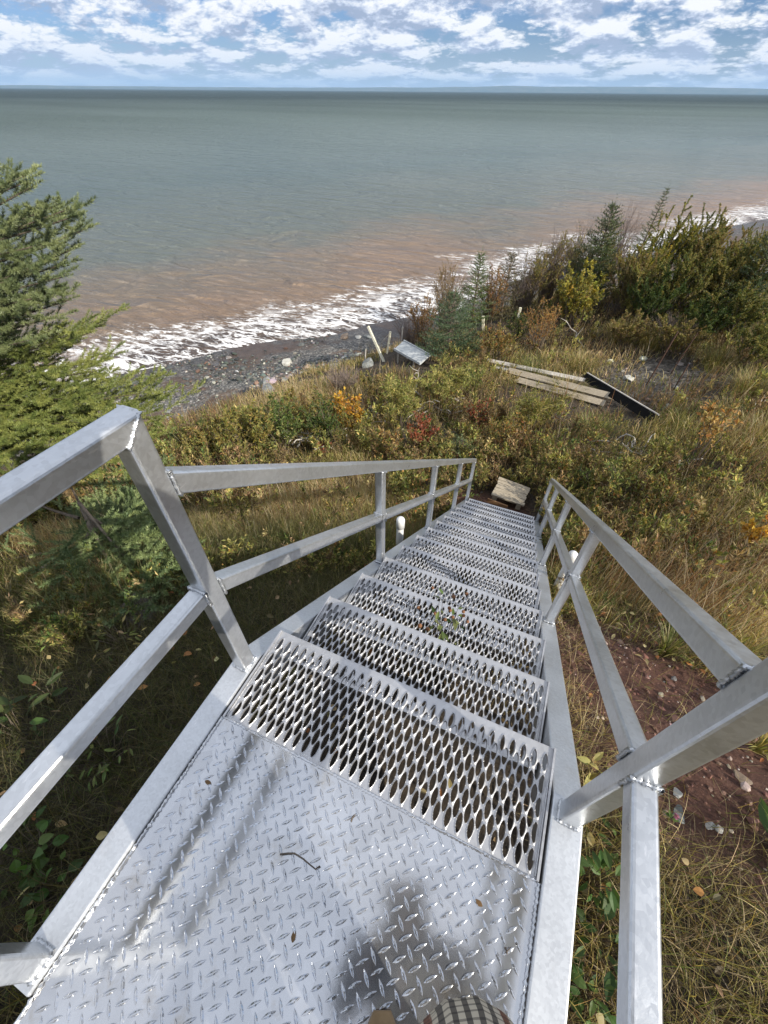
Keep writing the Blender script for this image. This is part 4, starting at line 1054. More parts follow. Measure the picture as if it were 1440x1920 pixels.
for (u, v, vt, w, lab, pal, d) in [
    (1205, 600, 478, 110, 'olive bush filling the left front of the thicket', OLIVE + WILLOW, 1.7),
    (1350, 560, 415, 110, 'high olive bush right of the tallest rounded one', OLIVE + BROWN, 1.7),
    (1405, 590, 440, 110, 'dense green bush beside the yellowish bush at the right edge', OLIVE + DARKG, 1.7),
    (1280, 665, 590, 120, 'low brushy growth in front of the dark middle of the thicket', OLIVE + BROWN, 1.6),
    (1190, 655, 585, 100, 'low brown and green bush under the dark spruce', BROWN + OLIVE, 1.5),
    (1435, 690, 590, 100, 'low dark bush cut off by the right edge, under the thicket', DARKG + OLIVE, 1.6)]:
    plant(u, v, vt, w, lab, pal, TH, dens=d * 2.4, ll=0.047, lw=0.022)
plant(1425, 520, 412, 80, 'bush at the right edge just below the distant surf', OLIVE + DARKG, TH, dens=3.0, ll=0.05, lw=0.023)
plant(1355, 470, 408, 34, 'small orange-leaved sapling poking up in front of the right-hand surf', ORANGE, 'bright autumn saplings', 'sapling', 'sapling', dens=0.5, ll=0.08, lw=0.04)
for (u, v, vt, w, lab) in [
    (1088, 545, 418, 60, 'bare purple-grey shrub left of the dark spruce'),
    (1040, 575, 440, 80, 'tall leafless shrub with fine twigs in front of the breaking waves'),
    (770, 655, 590, 85, 'dark leafless shrub behind the pale panel'),
    (845, 600, 508, 90, 'bare twiggy shrub rising behind the bushy spruce'),
    (985, 595, 495, 70, 'bare grey shrub right of the brownish spruce'),
    (1175, 520, 385, 60, 'bare twiggy shrub right of the dark spruce top'),
    (1270, 640, 595, 110, 'sprawl of dead grey stems along the front of the thicket'),
    (640, 735, 690, 90, 'dry leafless stalks on the crest before the sand')]:
    plant(u, v, vt, w, lab, BROWN, 'leafless shrubs', bare=True, nst=70)
# clumps of reedy grass on the bench
def tuft(u, v, hgt, sp, n, cols, label, group='grass tufts', lean=(0.1, 0.9), w=0.006, name='grass_tuft'):
    b = np.array(base_at(u, v)); g = np.random.default_rng(int(u + v * 3))
    a = g.uniform(0, 2 * PI, n); rr = sp * 0.25 * np.sqrt(g.random(n)); p0 = np.stack([np.cos(a) * rr, np.sin(a) * rr, np.zeros(n)], 1)
    ln = g.uniform(*lean, n); hh = hgt * g.uniform(0.55, 1.0, n); d = np.stack([np.cos(a), np.sin(a), np.zeros(n)], 1)
    sdv = np.stack([-np.sin(a), np.cos(a), np.zeros(n)], 1) * w * 0.5
    rows = []
    for t_, ws in ((0, 1), (0.4, 0.9), (0.75, 0.6), (1, 0)):
        q = p0 + d * (hh * t_ * np.sin(ln * t_))[:, None] + np.array([0, 0, 1.0]) * (hh * t_ * np.cos(ln * t_))[:, None]
        rows += [q - sdv * ws, q + sdv * ws] if ws else [q]
    V = np.stack(rows, 1).reshape(-1, 3); i = np.arange(n)[:, None] * 7
    o = build(name, V, [np.concatenate([i + (0, 1, 3, 2), i + (2, 3, 5, 4)]), i + (4, 5, 6)], M_FOL, col=np.repeat(pick(cols, n, 0.2, g), 7, 0))
    o.location = b; tag(o, label, 'grass', group); return o
TUF_A = [(4, (0.16, 0.18, 0.05)), (3, (0.26, 0.24, 0.09)), (2, (0.10, 0.13, 0.03)), (1, (0.36, 0.30, 0.15))]
TUF_B = [(4, (0.17, 0.17, 0.05)), (3, (0.27, 0.22, 0.08)), (3, (0.36, 0.28, 0.14))]
TUF_C = [(3, (0.32, 0.29, 0.10)), (3, (0.40, 0.33, 0.15)), (2, (0.18, 0.19, 0.06))]
tuft(1240, 1228, 0.30, 0.10, 70, TUF_A, 'fresh green grass tuft on the red soil between the right rails', w=0.007)
tuft(1415, 1405, 0.26, 0.10, 60, TUF_C, 'yellowing grass tuft on the red soil under the right post', w=0.006)
tuft(1045, 885, 0.40, 0.12, 50, TUF_A, 'bright yellow-green tuft behind the end of the right handrail', w=0.012)
for (u, v, hh, n, lab) in [(1060, 740, 0.6, 130, 'tall green grass clump in front of the right half of the boards'), (1110, 815, 0.5, 110, 'grass clump below the end of the boards'), (1400, 740, 0.75, 200, 'tall olive grass clump at the right edge below the thicket'),
                  (1340, 690, 0.75, 200, 'tall olive grass clump behind the rusty rods'), (1420, 660, 0.7, 180, 'grass clump under the dark right corner of the thicket'), (1090, 690, 0.6, 150, 'reedy grass clump behind the boards'), (1370, 800, 0.65, 160, 'dark green grass clump left of the orange sapling'),
                  (1160, 640, 0.65, 170, 'grass clump below the dark spruce'), (1220, 650, 0.65, 170, 'grass clump in front of the dead grey stems'), (1000, 700, 0.55, 120, 'grass clump at the middle of the narrow board'), (1300, 650, 0.65, 170, 'grass clump between the dead stems and the rods'), (1430, 830, 0.6, 150, 'reddish grass clump at the right edge beside the orange sapling')]:
    tuft(u, v, hh * 0.9, 1.5, int(n * 2.2), TUF_B if n > 120 else TUF_A, lab, 'tall grass clumps on the bench', lean=(0.1, 1.3), w=0.0085)

# ------------------------------------------------------------------ things on the slope and the beach
def icos(n_sub=2):
    t_ = (1 + 5 ** 0.5) / 2
    V = [(-1, t_, 0), (1, t_, 0), (-1, -t_, 0), (1, -t_, 0), (0, -1, t_), (0, 1, t_), (0, -1, -t_), (0, 1, -t_), (t_, 0, -1), (t_, 0, 1), (-t_, 0, -1), (-t_, 0, 1)]
    V = [np.array(v) / np.linalg.norm(v) for v in V]
    F_ = [(0, 11, 5), (0, 5, 1), (0, 1, 7), (0, 7, 10), (0, 10, 11), (1, 5, 9), (5, 11, 4), (11, 10, 2), (10, 7, 6), (7, 1, 8), (3, 9, 4), (3, 4, 2), (3, 2, 6), (3, 6, 8), (3, 8, 9), (4, 9, 5), (2, 4, 11), (6, 2, 10), (8, 6, 7), (9, 8, 1)]
    for _ in range(n_sub):
        c = {}; NF = []
        def mid(a, b):
            k_ = (min(a, b), max(a, b))
            if k_ not in c: q = V[a] + V[b]; V.append(q / np.linalg.norm(q)); c[k_] = len(V) - 1
            return c[k_]
        for a, b, d in F_: ab, bd, da_ = mid(a, b), mid(b, d), mid(d, a); NF += [(a, ab, da_), (b, bd, ab), (d, da_, bd), (ab, bd, da_)]
        F_ = NF
    return np.array(V), np.array(F_)
ICO0, ICF0 = icos(0); ICO1, ICF1 = icos(1); ICO3, ICF3 = icos(3)
def boulder(u, v, sz, m_, label, group='boulders on the beach', name='boulder', cat='rock', seed=0, flat=0.62):
    b = np.array(base_at(u, v)); g = np.random.default_rng(seed + int(u))
    V = ICO3.copy()
    for k in range(16):                          # knock facets off
        d = unit(g.normal(0, 1, 3)); c = g.uniform(0.42, 0.80); h_ = V @ d; V = V - np.clip(h_ - c, 0, None)[:, None] * d * 0.92
    V += g.normal(0, 0.008, V.shape)
    V *= np.array(sz) * (1, 1, flat); V = rotz(V, g.random() * 3)
    o = build(name, V, ICF3, m_); o.location = b + (0, 0, sz[2] * flat * 0.35); tag(o, label, cat, group); return o
boulder(540, 684, (0.34, 0.24, 0.30), M_ROCK_W, 'pale angular rock standing alone at the edge of the dark pebbles', seed=1)
boulder(506, 738, (0.40, 0.30, 0.42), M_ROCK_G, 'larger grey-green boulder at the foot of the crest', seed=2)
boulder(500, 718, (0.30, 0.22, 0.22), M_ROCK_G, 'flat grey boulder behind the larger grey-green one', seed=3)
boulder(533, 714, (0.20, 0.16, 0.20), M_ROCK_G, 'small blocky grey rock to the right of the flat boulder', seed=4)
boulder(575, 690, (0.22, 0.18, 0.18), M_ROCK_B, 'brown rock right of the pale angular rock', seed=5)
boulder(648, 634, (0.42, 0.24, 0.22), M_ROCK_B, 'tan rock lying on the smooth sand by the waterline', seed=6)
boulder(672, 634, (0.26, 0.2, 0.18), M_ROCK_W, 'small pale rock touching the tan rock on the sand', seed=7)
boulder(690, 633, (0.30, 0.24, 0.22), M_ROCK_G, 'dark grey rock under the top of the leaning cream post', seed=8)
boulder(628, 690, (0.34, 0.28, 0.26), M_ROCK_G, 'dark rock half hidden by the dry stalks on the crest', seed=9)
boulder(690, 686, (0.40, 0.30, 0.28), M_ROCK_G, 'dark boulder at the foot of the leaning cream post', seed=10)
boulder(316, 773, (0.20, 0.14, 0.13), M_ROCK_G, 'grey stone beside the tips of the yellow-green spruce', seed=11)
boulder(1177, 712, (0.22, 0.16, 0.16), M_ROCK_W, 'pale boulder on the rubble between the boards and the rods', 'stones on the slope', seed=12)
boulder(1252, 762, (0.10, 0.07, 0.10), M_ROCK_W, 'small white stone in front of the rusty rods', 'stones on the slope', seed=13)
boulder(1268, 728, (0.10, 0.09, 0.08), M_ROCK_W, 'small pale stone at the foot of the rods', 'stones on the slope', seed=14)
boulder(1335, 922, (0.16, 0.12, 0.12), M_ROCK_G, 'grey stone past the right end of the fallen log', 'stones on the slope', seed=15)
boulder(1268, 1488, (0.028, 0.022, 0.016), M_ROCK_W, 'cream pebble on the red soil beside the clover flower', 'stones on the slope', 'pebble', 'stone', seed=16)
boulder(1330, 1550, (0.024, 0.020, 0.018), M_ROCK_W, 'white pebble on the red soil right of the lower rail', 'stones on the slope', 'pebble', 'stone', seed=17)
boulder(1348, 1558, (0.022, 0.02, 0.02), M_ROCK_W, 'tiny white pebble touching the larger white one', 'stones on the slope', 'pebble', 'stone', seed=18)
boulder(1272, 1528, (0.04, 0.032, 0.03), M_ROCK_G, 'dark grey pebble below the clover flower', 'stones on the slope', 'pebble', 'stone', seed=19)
boulder(1250, 1528, (0.024, 0.022, 0.02), M_ROCK_B, 'small brown pebble beside the dark grey one', 'stones on the slope', 'pebble', 'stone', seed=20)
boulder(1392, 1462, (0.05, 0.035, 0.022), M_ROCK_B, 'flat tan pebble on the red soil near the right edge', 'stones on the slope', 'pebble', 'stone', seed=21)

# loose shingle, uncountable
def shingle(name, x, y, s, pal):
    g = np.random.default_rng(9); z = height(x, y); n = len(x)
    sc3 = s[:, None] * g.uniform(0.6, 1.2, (n, 3)) * (1, 1, 0.6); a = g.uniform(0, 6.28, n)
    B_ = ICO0[None] * (1 + g.normal(0, 0.16, (n, 12, 1))) * sc3[:, None]
    X = B_[..., 0] * np.cos(a)[:, None] - B_[..., 1] * np.sin(a)[:, None]; Y = B_[..., 0] * np.sin(a)[:, None] + B_[..., 1] * np.cos(a)[:, None]
    V = np.stack([X + x[:, None], Y + y[:, None], B_[..., 2] + (z + s * 0.2)[:, None]], -1).reshape(-1, 3)
    F_ = (np.arange(n)[:, None, None] * 12 + ICF0[None]).reshape(-1, 3)
    o = build(name, V, F_, M_STONE, col=np.repeat(pick(pal, n, 0.25, g), 12, 0)); return tag(o, kind='stuff')
SH = [(6, (0.055, 0.06, 0.056)), (4, (0.10, 0.105, 0.095)), (2, (0.17, 0.16, 0.14)), (1, (0.36, 0.34, 0.30)), (1, (0.13, 0.075, 0.05))]
x, y = scatter(60000, 8, 34, R(60)); d_ = shore_dist(x, y); z = height(x, y); bz = zones(x, y, z)[1]
cl = fbm(x, y, 0.33, 3) + 0.15 * fbm(x, y, 1.5, 2)
k = (bz > 0.5) & (d_ < -0.3) & (rng.random(len(x)) < np.clip((cl + 0.22) * 3.0, 0.04, 1)) & ~((d_ > -3.4) & (x > -10.2) & (x < -4))
dry = np.clip((z - SEA - 0.55) / 0.5, 0, 1)
x, y, dry = x[k], y[k], dry[k]
pw = rng.random(len(x)) < dry * 0.8
s_ = np.exp(rng.normal(-3.05, 0.45, len(x)))
shingle('beach_shingle', x[~pw], y[~pw], s_[~pw], SH)
shingle('beach_shingle', x[pw], y[pw], s_[pw] * 0.95, [(4, (0.22, 0.20, 0.17)), (3, (0.36, 0.33, 0.29)), (2, (0.50, 0.48, 0.44)), (3, (0.11, 0.105, 0.095)), (2, (0.20, 0.13, 0.09))])
x, y = scatter(9000, 2, 16, R(60)); z = height(x, y); r_, b_, u_ = zones(x, y, z)
k = rng.random(len(x)) < np.maximum(u_ * 0.9, 0.02) * (1 - b_)
shingle('rubble', x[k], y[k], np.exp(rng.normal(-3.4, 0.5, k.sum())), [(3, (0.13, 0.12, 0.105)), (3, (0.22, 0.20, 0.17)), (1, (0.40, 0.38, 0.33)), (2, (0.10, 0.075, 0.055))])
x, y = near_disc(34000, 3.2); z = height(x, y); r_, b_, u_ = zones(x, y, z); k = rng.random(len(x)) < r_ * 0.75
shingle('soil_clods', x[k], y[k], np.exp(rng.normal(-5.15, 0.6, k.sum())), [(6, (0.14, 0.062, 0.04)), (3, (0.22, 0.12, 0.08)), (2, (0.09, 0.04, 0.028)), (1, (0.34, 0.27, 0.22))])

# capped white pipes beside the stairs
def pipe(x, y, ztop, label):
    root = thing('standpipe', label, 'pipe', (x, y, float(height(x, y)) - 0.05), 'capped white pipes beside the stairs')
    hh = ztop - root.location[2]
    mb = MB(); tube(mb, [(0, 0, -0.1), (0, 0, hh * 0.5), (0, 0, hh - 0.10)], 0.031, 20); mb.build('pipe_shaft', M_PVC, root, smooth=True)
    mb = MB(); th = np.linspace(0, PI / 2, 7)
    pts = [(0, 0, hh - 0.12), (0, 0, hh - 0.118)] + [(0, 0, hh - 0.036 + 0.036 * math.sin(a)) for a in th]
    tube(mb, pts, [0.032, 0.037] + [0.037 * max(0.02, math.cos(a)) for a in th], 20); mb.build('pipe_cap', M_PVC, root, smooth=True)
pipe(-0.83, 2.28, -1.10, 'white capped pipe left of the stairs between the second and third posts')
pipe(-0.83, 4.52, -2.62, 'white capped pipe left of the stairs close to the bottom posts')
pipe(0.52, 2.41, -1.03, 'white capped pipe right of the stairs, crossing behind the sloping mid rail')
pipe(0.52, 4.62, -2.72, 'white capped pipe right of the stairs near the last post')

def plank(mb, p0, p1, w, t_, upv=(0, 0, 1), wob=0.0):
    bar(mb, p0, p1, w, t_, 0.004, upv)
# slatted wooden step at the foot of the stairs
cx_, cy_ = -0.10, 5.26; zg = float(height(cx_, cy_))
root = thing('wooden_step', 'weathered slatted wooden step lying at the foot of the metal stairs', 'step', (cx_, cy_, -3.045))
root.rotation_euler = (R(-3), R(2), R(-4))
g = np.random.default_rng(4)
for i in range(7):
    y = -0.20 + i * 0.071; mb = MB(); dz = g.normal(0, 0.004)
    bar(mb, (-0.25 + g.normal(0, 0.008), y, 0.014 + dz), (0.25 + g.normal(0, 0.008), y + g.normal(0, 0.003), 0.014 - dz), 0.066, 0.028, 0.003); mb.build('slat', M_PLANK, root)
for x in (-0.19, 0.19):
    mb = MB(); bar(mb, (x, -0.23, -0.045), (x, 0.25, -0.045), 0.07, 0.088, 0.004); mb.build('bearer', M_PLANK, root)
mb = MB(); bar(mb, (-0.30, -0.255, -0.05), (0.02, -0.27, -0.075), 0.02, 0.07, 0.003)
o = mb.build('broken_board', plain('orange_wood', (0.30, 0.15, 0.07), (0.42, 0.25, 0.12), 9, 0.85, 0.3, 0.004, (1, 14, 14))); o.location = (cx_, cy_, -3.045)
tag(o, 'broken reddish board leaning against the front of the wooden step', 'board')

def board(name, a, b, hd_or_none, w, t_, m_, label, cat, group=None, lift=0.03, tilt=0.0):
    A = np.array(base_at(*a)) + (0, 0, lift); B = np.array(base_at(*b)) + (0, 0, lift)
    mb = MB(); upv = np.array([0, 0, 1.0]) - tilt * np.array([HV[0], HV[1], 0.0])
    n = 6; pts = curve(A, B, -0.02, n)
    for p_, q_ in zip(pts[:-1], pts[1:]): pass
    bar(mb, A, B, w, t_, 0.004, upv); o = mb.build(name, m_); tag(o, label, cat, group); return o
BG = 'old boards lying on the slope'
board('board', (912, 684), (1095, 723), None, 0.12, 0.06, M_GREYWOOD, 'narrow beam lying furthest back, its left end deep in the bushes', 'board', BG, 0.12, 0.5)
board('board', (950, 705), (1148, 757), None, 0.17, 0.035, M_PLANK, 'upper of the two wide grey planks lying on the slope', 'board', BG, 0.16, 0.75)
board('board', (965, 718), (1130, 764), None, 0.16, 0.035, M_PLANK, 'lower of the two wide grey planks, in front of the upper one', 'board', BG, 0.10, 0.75)
board('board', (925, 696), (1075, 731), None, 0.09, 0.04, M_GREYWOOD, 'pale batten between the narrow beam and the wide planks', 'board', BG, 0.12, 0.5)
A_ = np.array(base_at(1090, 716)) + (0, 0, 0.16); B_ = np.array(base_at(1222, 793)) + (0, 0, 0.10)
mb = MB(); bar(mb, A_, B_, 0.20, 0.02, 0.003, (0.25, -1.0, 0.55)); root = thing('sheet', 'black sheet with a thin wooden edge, sloping down from the planks to the rubble', 'sheet', (0, 0, 0))
mb.build('sheet_panel', M_BLACK, root)
sdir = unit(np.cross(np.array([0.25, -1.0, 0.55]), unit(B_ - A_))); sdir = sdir if sdir[2] > 0 else -sdir
mb = MB(); bar(mb, A_ + sdir * 0.11, B_ + sdir * 0.11, 0.035, 0.03, 0.003); mb.build('edge_strip', M_GREYWOOD, root)

# pale panel over the beach, posts and rods
c_ = at_dist(768, 664, 12.3); root = thing('deck_panel', 'pale grey rectangular panel tilted on the crest above the beach', 'panel', c_)
mb = MB(); A_ = at_dist(748, 648, 12.6) - c_; B_ = at_dist(797, 675, 11.7) - c_
bar(mb, A_, B_, 0.38, 0.04, 0.004, (-0.10, -0.45, 1.0)); mb.build('sheet', M_PANEL, root)
mb = MB(); sdir = unit(np.cross((-0.10, -0.45, 1.0), B_ - A_)); bar(mb, A_ + sdir * 0.20 + (0, 0, 0.02), B_ + sdir * 0.20 + (0, 0, 0.02), 0.035, 0.07, 0.004); bar(mb, A_ - sdir * 0.20 + (0, 0, 0.02), B_ - sdir * 0.20 + (0, 0, 0.02), 0.035, 0.07, 0.004); mb.build('side_rail', M_PANEL, root)
for s_1 in (-0.2, 0.2):
    for q in (A_ * 0.6, B_ * 0.6): mb = MB(); tube(mb, [q + sdir * s_1, q + sdir * s_1 + (0, 0, -0.9)], 0.025, 6); mb.build('support', M_GREYWOOD, root)
def stick(name, a, b, r, m_, label, cat, group, k=6, hd=None, hd2=None, taper=0.9, square=False):
    A = np.array(base_at(*a)) if hd is None else at_dist(a[0], a[1], hd)
    hA = math.hypot(A[0], A[1]); B = at_dist(b[0], b[1], (hd2 or hA))
    mb = MB(); d = unit(B - A); A = A - d * 0.15
    if square: bar(mb, A, B, r * 2, r * 2, 0.004, (0.3, 0.2, 0.9) if abs(d[2]) < 0.9 else (0, 1, 0))
    else: tube(mb, curve(A, B, g.normal(0, 0.01), 6), np.linspace(r, r * taper, 6), k, cap=True)
    o = mb.build(name, m_); tag(o, label, cat, group); return o
PG = 'posts left from the old stairs'
stick('wooden_post', (718, 674), (690, 612), 0.034, M_CREAM, 'cream post leaning to the left, its top against the surf', 'post', PG, hd=12.9, hd2=13.5, square=True)
stick('wooden_post', (727, 655), (732, 622), 0.028, M_CREAM, 'thin upright cream post between the leaning one and the panel', 'post', PG, hd=13.2, hd2=13.2, square=True)
stick('wooden_post', (753, 645), (755, 613), 0.018, M_GREYWOOD, 'thin grey post at the far corner of the panel', 'post', PG, hd=13.1, hd2=13.1, square=True)
stick('wooden_post', (684, 684), (686, 654), 0.022, M_GREYWOOD, 'short grey stake left of the foot of the leaning post', 'post', PG, hd=13.3, hd2=13.3)
stick('wooden_post', (712, 645), (731, 624), 0.014, M_GREYWOOD, 'thin brace running from the sand to the top of the thin cream post', 'post', PG, hd=13.6, hd2=13.2)
stick('wooden_post', (906, 616), (906, 593), 0.040, M_CREAM, 'short white post in front of the slender green spruce', 'post', PG, hd=14.3, hd2=14.3, square=True)
stick('wooden_post', (973, 590), (976, 577), 0.035, M_CREAM, 'white-topped stake behind the russet bush', 'post', PG, hd=14.0, hd2=14.0, square=True)
RG = 'rusty rods standing in the rubble'
stick('steel_rod', (1212, 722), (1271, 622), 0.020, M_RUST, 'longest rusty rod, leaning right, nearest the pale boulder', 'rod', RG)
stick('steel_rod', (1258, 700), (1308, 624), 0.016, M_RUST, 'second rusty rod, parallel to the longest one on its right', 'rod', RG)
stick('steel_rod', (1262, 732), (1291, 683), 0.016, M_RUST, 'short rusty rod low in front of the second one', 'rod', RG)
stick('steel_rod', (1334, 718), (1371, 687), 0.018, M_RUST, 'rusty rod lying low among tall grass near the right edge', 'rod', RG)
stick('steel_rod', (1050, 648), (1072, 622), 0.018, M_RUST, 'short dark rod beside the orange-brown feathery bush', 'rod', RG)
# logs, driftwood, twigs
def log(a, b, r, m_, label, group, name='log', cat='log', lift=0.6, knob=0.08):
    A = np.array(base_at(*a)); B = np.array(base_at(*b)); A[2] += r * lift; B[2] += r * lift; g = np.random.default_rng(int(a[0]))
    n = 12; C_ = curve(A, B, g.normal(0, 0.02), n) + g.normal(0, r * 0.12, (n, 3)); mb = MB(); tube(mb, C_, np.linspace(r, r * 0.72, n) * (1 + g.normal(0, knob, n)), 9, cap=True)
    o = mb.build(name, m_, smooth=False); tag(o, label, cat, group)
log((1238, 893), (1345, 930), 0.065, M_DARKWOOD, 'dark fallen log lying on the slope below the sapling with pale stems', 'logs on the slope')
log((1060, 900), (1080, 906), 0.05, M_DARKWOOD, 'dark stub of a log just right of the wooden step', 'logs on the slope')
log((880, 893), (935, 900), 0.045, M_DARKWOOD, 'dark branch lying behind the wooden step', 'logs on the slope')
stick('wooden_stake', (1279, 893), (1273, 862), 0.020, M_GREYWOOD, 'grey stake standing beside the fallen log', 'stake', None, square=True)
log((1165, 838), (1195, 842), 0.035, M_DARKWOOD, 'short brown log on the bare ground below the boards', 'logs on the slope')
def branch_pile(u, v, n, ln, sp, label, m_=M_GREYWOOD):
    g = np.random.default_rng(int(u)); b = np.array(base_at(u, v)); mb = MB()
    for i in range(n):
        a = g.uniform(0, PI); l = ln * g.uniform(0.35, 1.0); c0 = np.array([g.normal(0, sp), g.normal(0, sp * 0.8), 0.06 + abs(g.normal(0, 0.10))])
        d = np.array([math.cos(a), math.sin(a), g.normal(0, 0.22)]) * l / 2
        C_ = curve(c0 - d, c0 + d, g.normal(0, 0.06), 6) + g.normal(0, 0.012, (6, 3)); C_[:, 2] = np.maximum(C_[:, 2], 0.02)
        C_[:, 2] += height(C_[:, 0] + b[0], C_[:, 1] + b[1]) - b[2]
        r = g.uniform(0.007, 0.02); tube(mb, C_, np.linspace(r, r * 0.4, 6), 5)
        if g.random() < 0.6:
            q = C_[3]; e = q + unit(d + g.normal(0, 0.2, 3)) * l * 0.3; tube(mb, np.array([q, (q + e) / 2, e]), [r * 0.5, r * 0.4, r * 0.2], 4)
    o = mb.build('driftwood_heap', m_); o.location = b; tag(o, label, 'driftwood', 'heaps of bleached driftwood'); return o
branch_pile(600, 832, 34, 0.9, 0.30, 'bleached driftwood heap left of the crimson shrub')
branch_pile(800, 770, 36, 1.0, 0.34, 'bleached driftwood heap between the two willowy bushes')
branch_pile(700, 790, 14, 0.8, 0.25, 'scattered dry branches right of the golden sapling')
branch_pile(1185, 855, 16, 0.6, 0.4, 'few dry sticks on the bare ground below the boards')
def bare_branch(a, b, label, r=0.016, seed=1):
    g = np.random.default_rng(seed); A = np.array(base_at(*a)); B = at_dist(b[0], b[1], math.hypot(A[0], A[1])); mb = MB()
    C_ = curve(A, B, 0.04, 7) + g.normal(0, 0.02, (7, 3)); tube(mb, C_, np.linspace(r, r * 0.3, 7), 5)
    for i in range(5):
        q = C_[2 + i % 4]; e = q + unit((B - A) / np.linalg.norm(B - A) + g.normal(0, 0.6, 3)) * 0.35 * g.uniform(0.5, 1); tube(mb, np.array([q, (q + e) / 2 + g.normal(0, 0.02, 3), e]), [r * 0.5, r * 0.35, r * 0.15], 4)
    o = mb.build('dead_branch', M_GREYWOOD); tag(o, label, 'branch', 'bare grey branches')
bare_branch((1092, 650), (1060, 600), 'forked bare branch rising behind the narrow beam', 0.018, 3)
bare_branch((778, 735), (788, 688), 'pale bare branch standing below the pale panel', 0.02, 5)
bare_branch((1400, 790), (1440, 740), 'grey dead branch in the grass at the right edge', 0.018, 7)

# on the deck: a small twig and a splinter
def deck_twig(pts, r, label):
    P3 = []
    for (u, v, z) in pts: d = ray(u, v); q = d * ((z - CAMZ) / d[2]); P3.append((q[0], q[1], z))
    P3 = np.array(P3); mb = MB(); tube(mb, P3, np.linspace(r, r * 0.7, len(P3)), 6, cap=True)
    q = P3[-2]; tube(mb, [q, q + (0.006, 0.010, 0.006)], [r * 0.8, r * 0.4], 5)
    o = mb.build('twig', M_DARKWOOD); tag(o, label, 'twig', 'twigs dropped on the landing')
deck_twig([(525, 1602, .006), (540, 1600, .007), (552, 1600, .007), (568, 1610, .006), (582, 1622, .006), (592, 1630, .007), (600, 1624, .009)], 0.0021, 'bent dark twig lying in the middle of the checker plate')
deck_twig([(658, 1540, .005), (661, 1532, .006), (664, 1528, .007)], 0.0022, 'tiny dark splinter near the perforated tread')
deck_twig([(948, 1776, .004), (950, 1784, .005), (951, 1790, .004)], 0.0022, 'tiny black crumb of bark near the right beam')

g = np.random.default_rng(17)
lv_, lf_, lc_ = broad_leaf_arrays(np.array([(0, 0, 0.0)]), np.array([(0.8, 0.5, 0.0)]), 0.022, 0.011, np.array([(0.25, 0.15, 0.07)]), g, 6.0)
for (u, v, lab) in ((548, 1768, 'curled brown leaf bit lying left of the middle of the checker plate'), (905, 1700, 'brown leaf bit on the checker plate towards the right beam'), (395, 1470, 'small brown leaf bit near the front left corner of the checker plate')):
    d = ray(u, v); q = d * ((0.004 - CAMZ) / d[2]); o = build('leaf', rotz(lv_, g.random() * 6), lf_, M_FOL, col=lc_); o.location = (q[0], q[1], 0.005); tag(o, lab, 'leaf', 'leaf bits on the landing')
# near plants beside the landing
def leafy(u, v, n, ll, lw, hh, sp, pal, label, group, name='broadleaf_plant', cat='plant', flat=0.35, base=None):
    g = np.random.default_rng(int(u * 3 + v)); b = np.array(base if base is not None else base_at(u, v)); root = thing(name, label, cat, b, group)
    a = g.uniform(0, 2 * PI, n); rr = sp * np.sqrt(g.random(n)); z = hh * g.uniform(0.25, 1.0, n)
    P_ = np.stack([np.cos(a) * rr, np.sin(a) * rr, z], 1); D = np.stack([np.cos(a) + g.normal(0, 0.5, n), np.sin(a) + g.normal(0, 0.5, n), g.normal(0.1, flat, n)], 1)
    l = ll * g.uniform(0.6, 1.15, n); V, F_, c = broad_leaf_arrays(P_, D, l, lw / ll * l, pick(pal, n, 0.15, g), g, 1.6)
    build('foliage', V, F_, M_FOL, root, col=c); mb = MB()
    for q in P_[:60]: tube(mb, np.array([(q[0] * 0.3, q[1] * 0.3, -0.02), q * (0.7, 0.7, 0.6), q]), [0.002, 0.0016, 0.001], 3)
    mb.build('stems', M_BARK, root); return root
CLV = [(5, (0.07, 0.13, 0.028)), (3, (0.10, 0.165, 0.04)), (1, (0.045, 0.085, 0.02))]
leafy(70, 1600, 26, 0.045, 0.034, 0.10, 0.10, CLV, 'clover with round leaves on shaded ground by the lower left rail', 'leafy plants beside the landing')
leafy(110, 1665, 16, 0.045, 0.032, 0.09, 0.07, CLV, 'small clover clump just below the larger one', 'leafy plants beside the landing')
leafy(1100, 1660, 22, 0.060, 0.026, 0.20, 0.06, CLV, 'green plant with pointed leaves touching the outer edge of the right beam', 'leafy plants beside the landing')
leafy(1105, 1760, 26, 0.060, 0.028, 0.16, 0.08, [(3, (0.035, 0.075, 0.02)), (2, (0.06, 0.11, 0.03))], 'dark green broad-leaved plant in the shade of the right beam', 'leafy plants beside the landing')
leafy(1085, 1850, 16, 0.05, 0.026, 0.12, 0.06, CLV, 'small leafy plant at the bottom of the picture beside the right beam', 'leafy plants beside the landing')
leafy(1100, 1455, 12, 0.055, 0.024, 0.16, 0.05, WILLOW, 'pale green seedling beside the base of the right post', 'leafy plants beside the landing')
leafy(1155, 1590, 14, 0.05, 0.020, 0.10, 0.06, CLV, 'small green plant between the beam and the lower right rail', 'leafy plants beside the landing')
leafy(1435, 1590, 12, 0.12, 0.04, 0.22, 0.06, CLV, 'plant with long pointed leaves cut off by the right edge', 'leafy plants beside the landing')
leafy(200, 1420, 40, 0.05, 0.014, 0.14, 0.12, GREEN, 'ferny green plant in the dark grass under the left mid rail', 'leafy plants beside the landing')
leafy(35, 1380, 16, 0.07, 0.034, 0.12, 0.11, [(3, (0.05, 0.08, 0.02)), (1, (0.09, 0.10, 0.03))], 'broad-leaved plant near the left edge under the rail', 'leafy plants beside the landing')
leafy(95, 1310, 9, 0.085, 0.03, 0.12, 0.07, [(3, (0.055, 0.085, 0.024))], 'plant with long dock-like leaves in the shaded grass', 'leafy plants beside the landing')
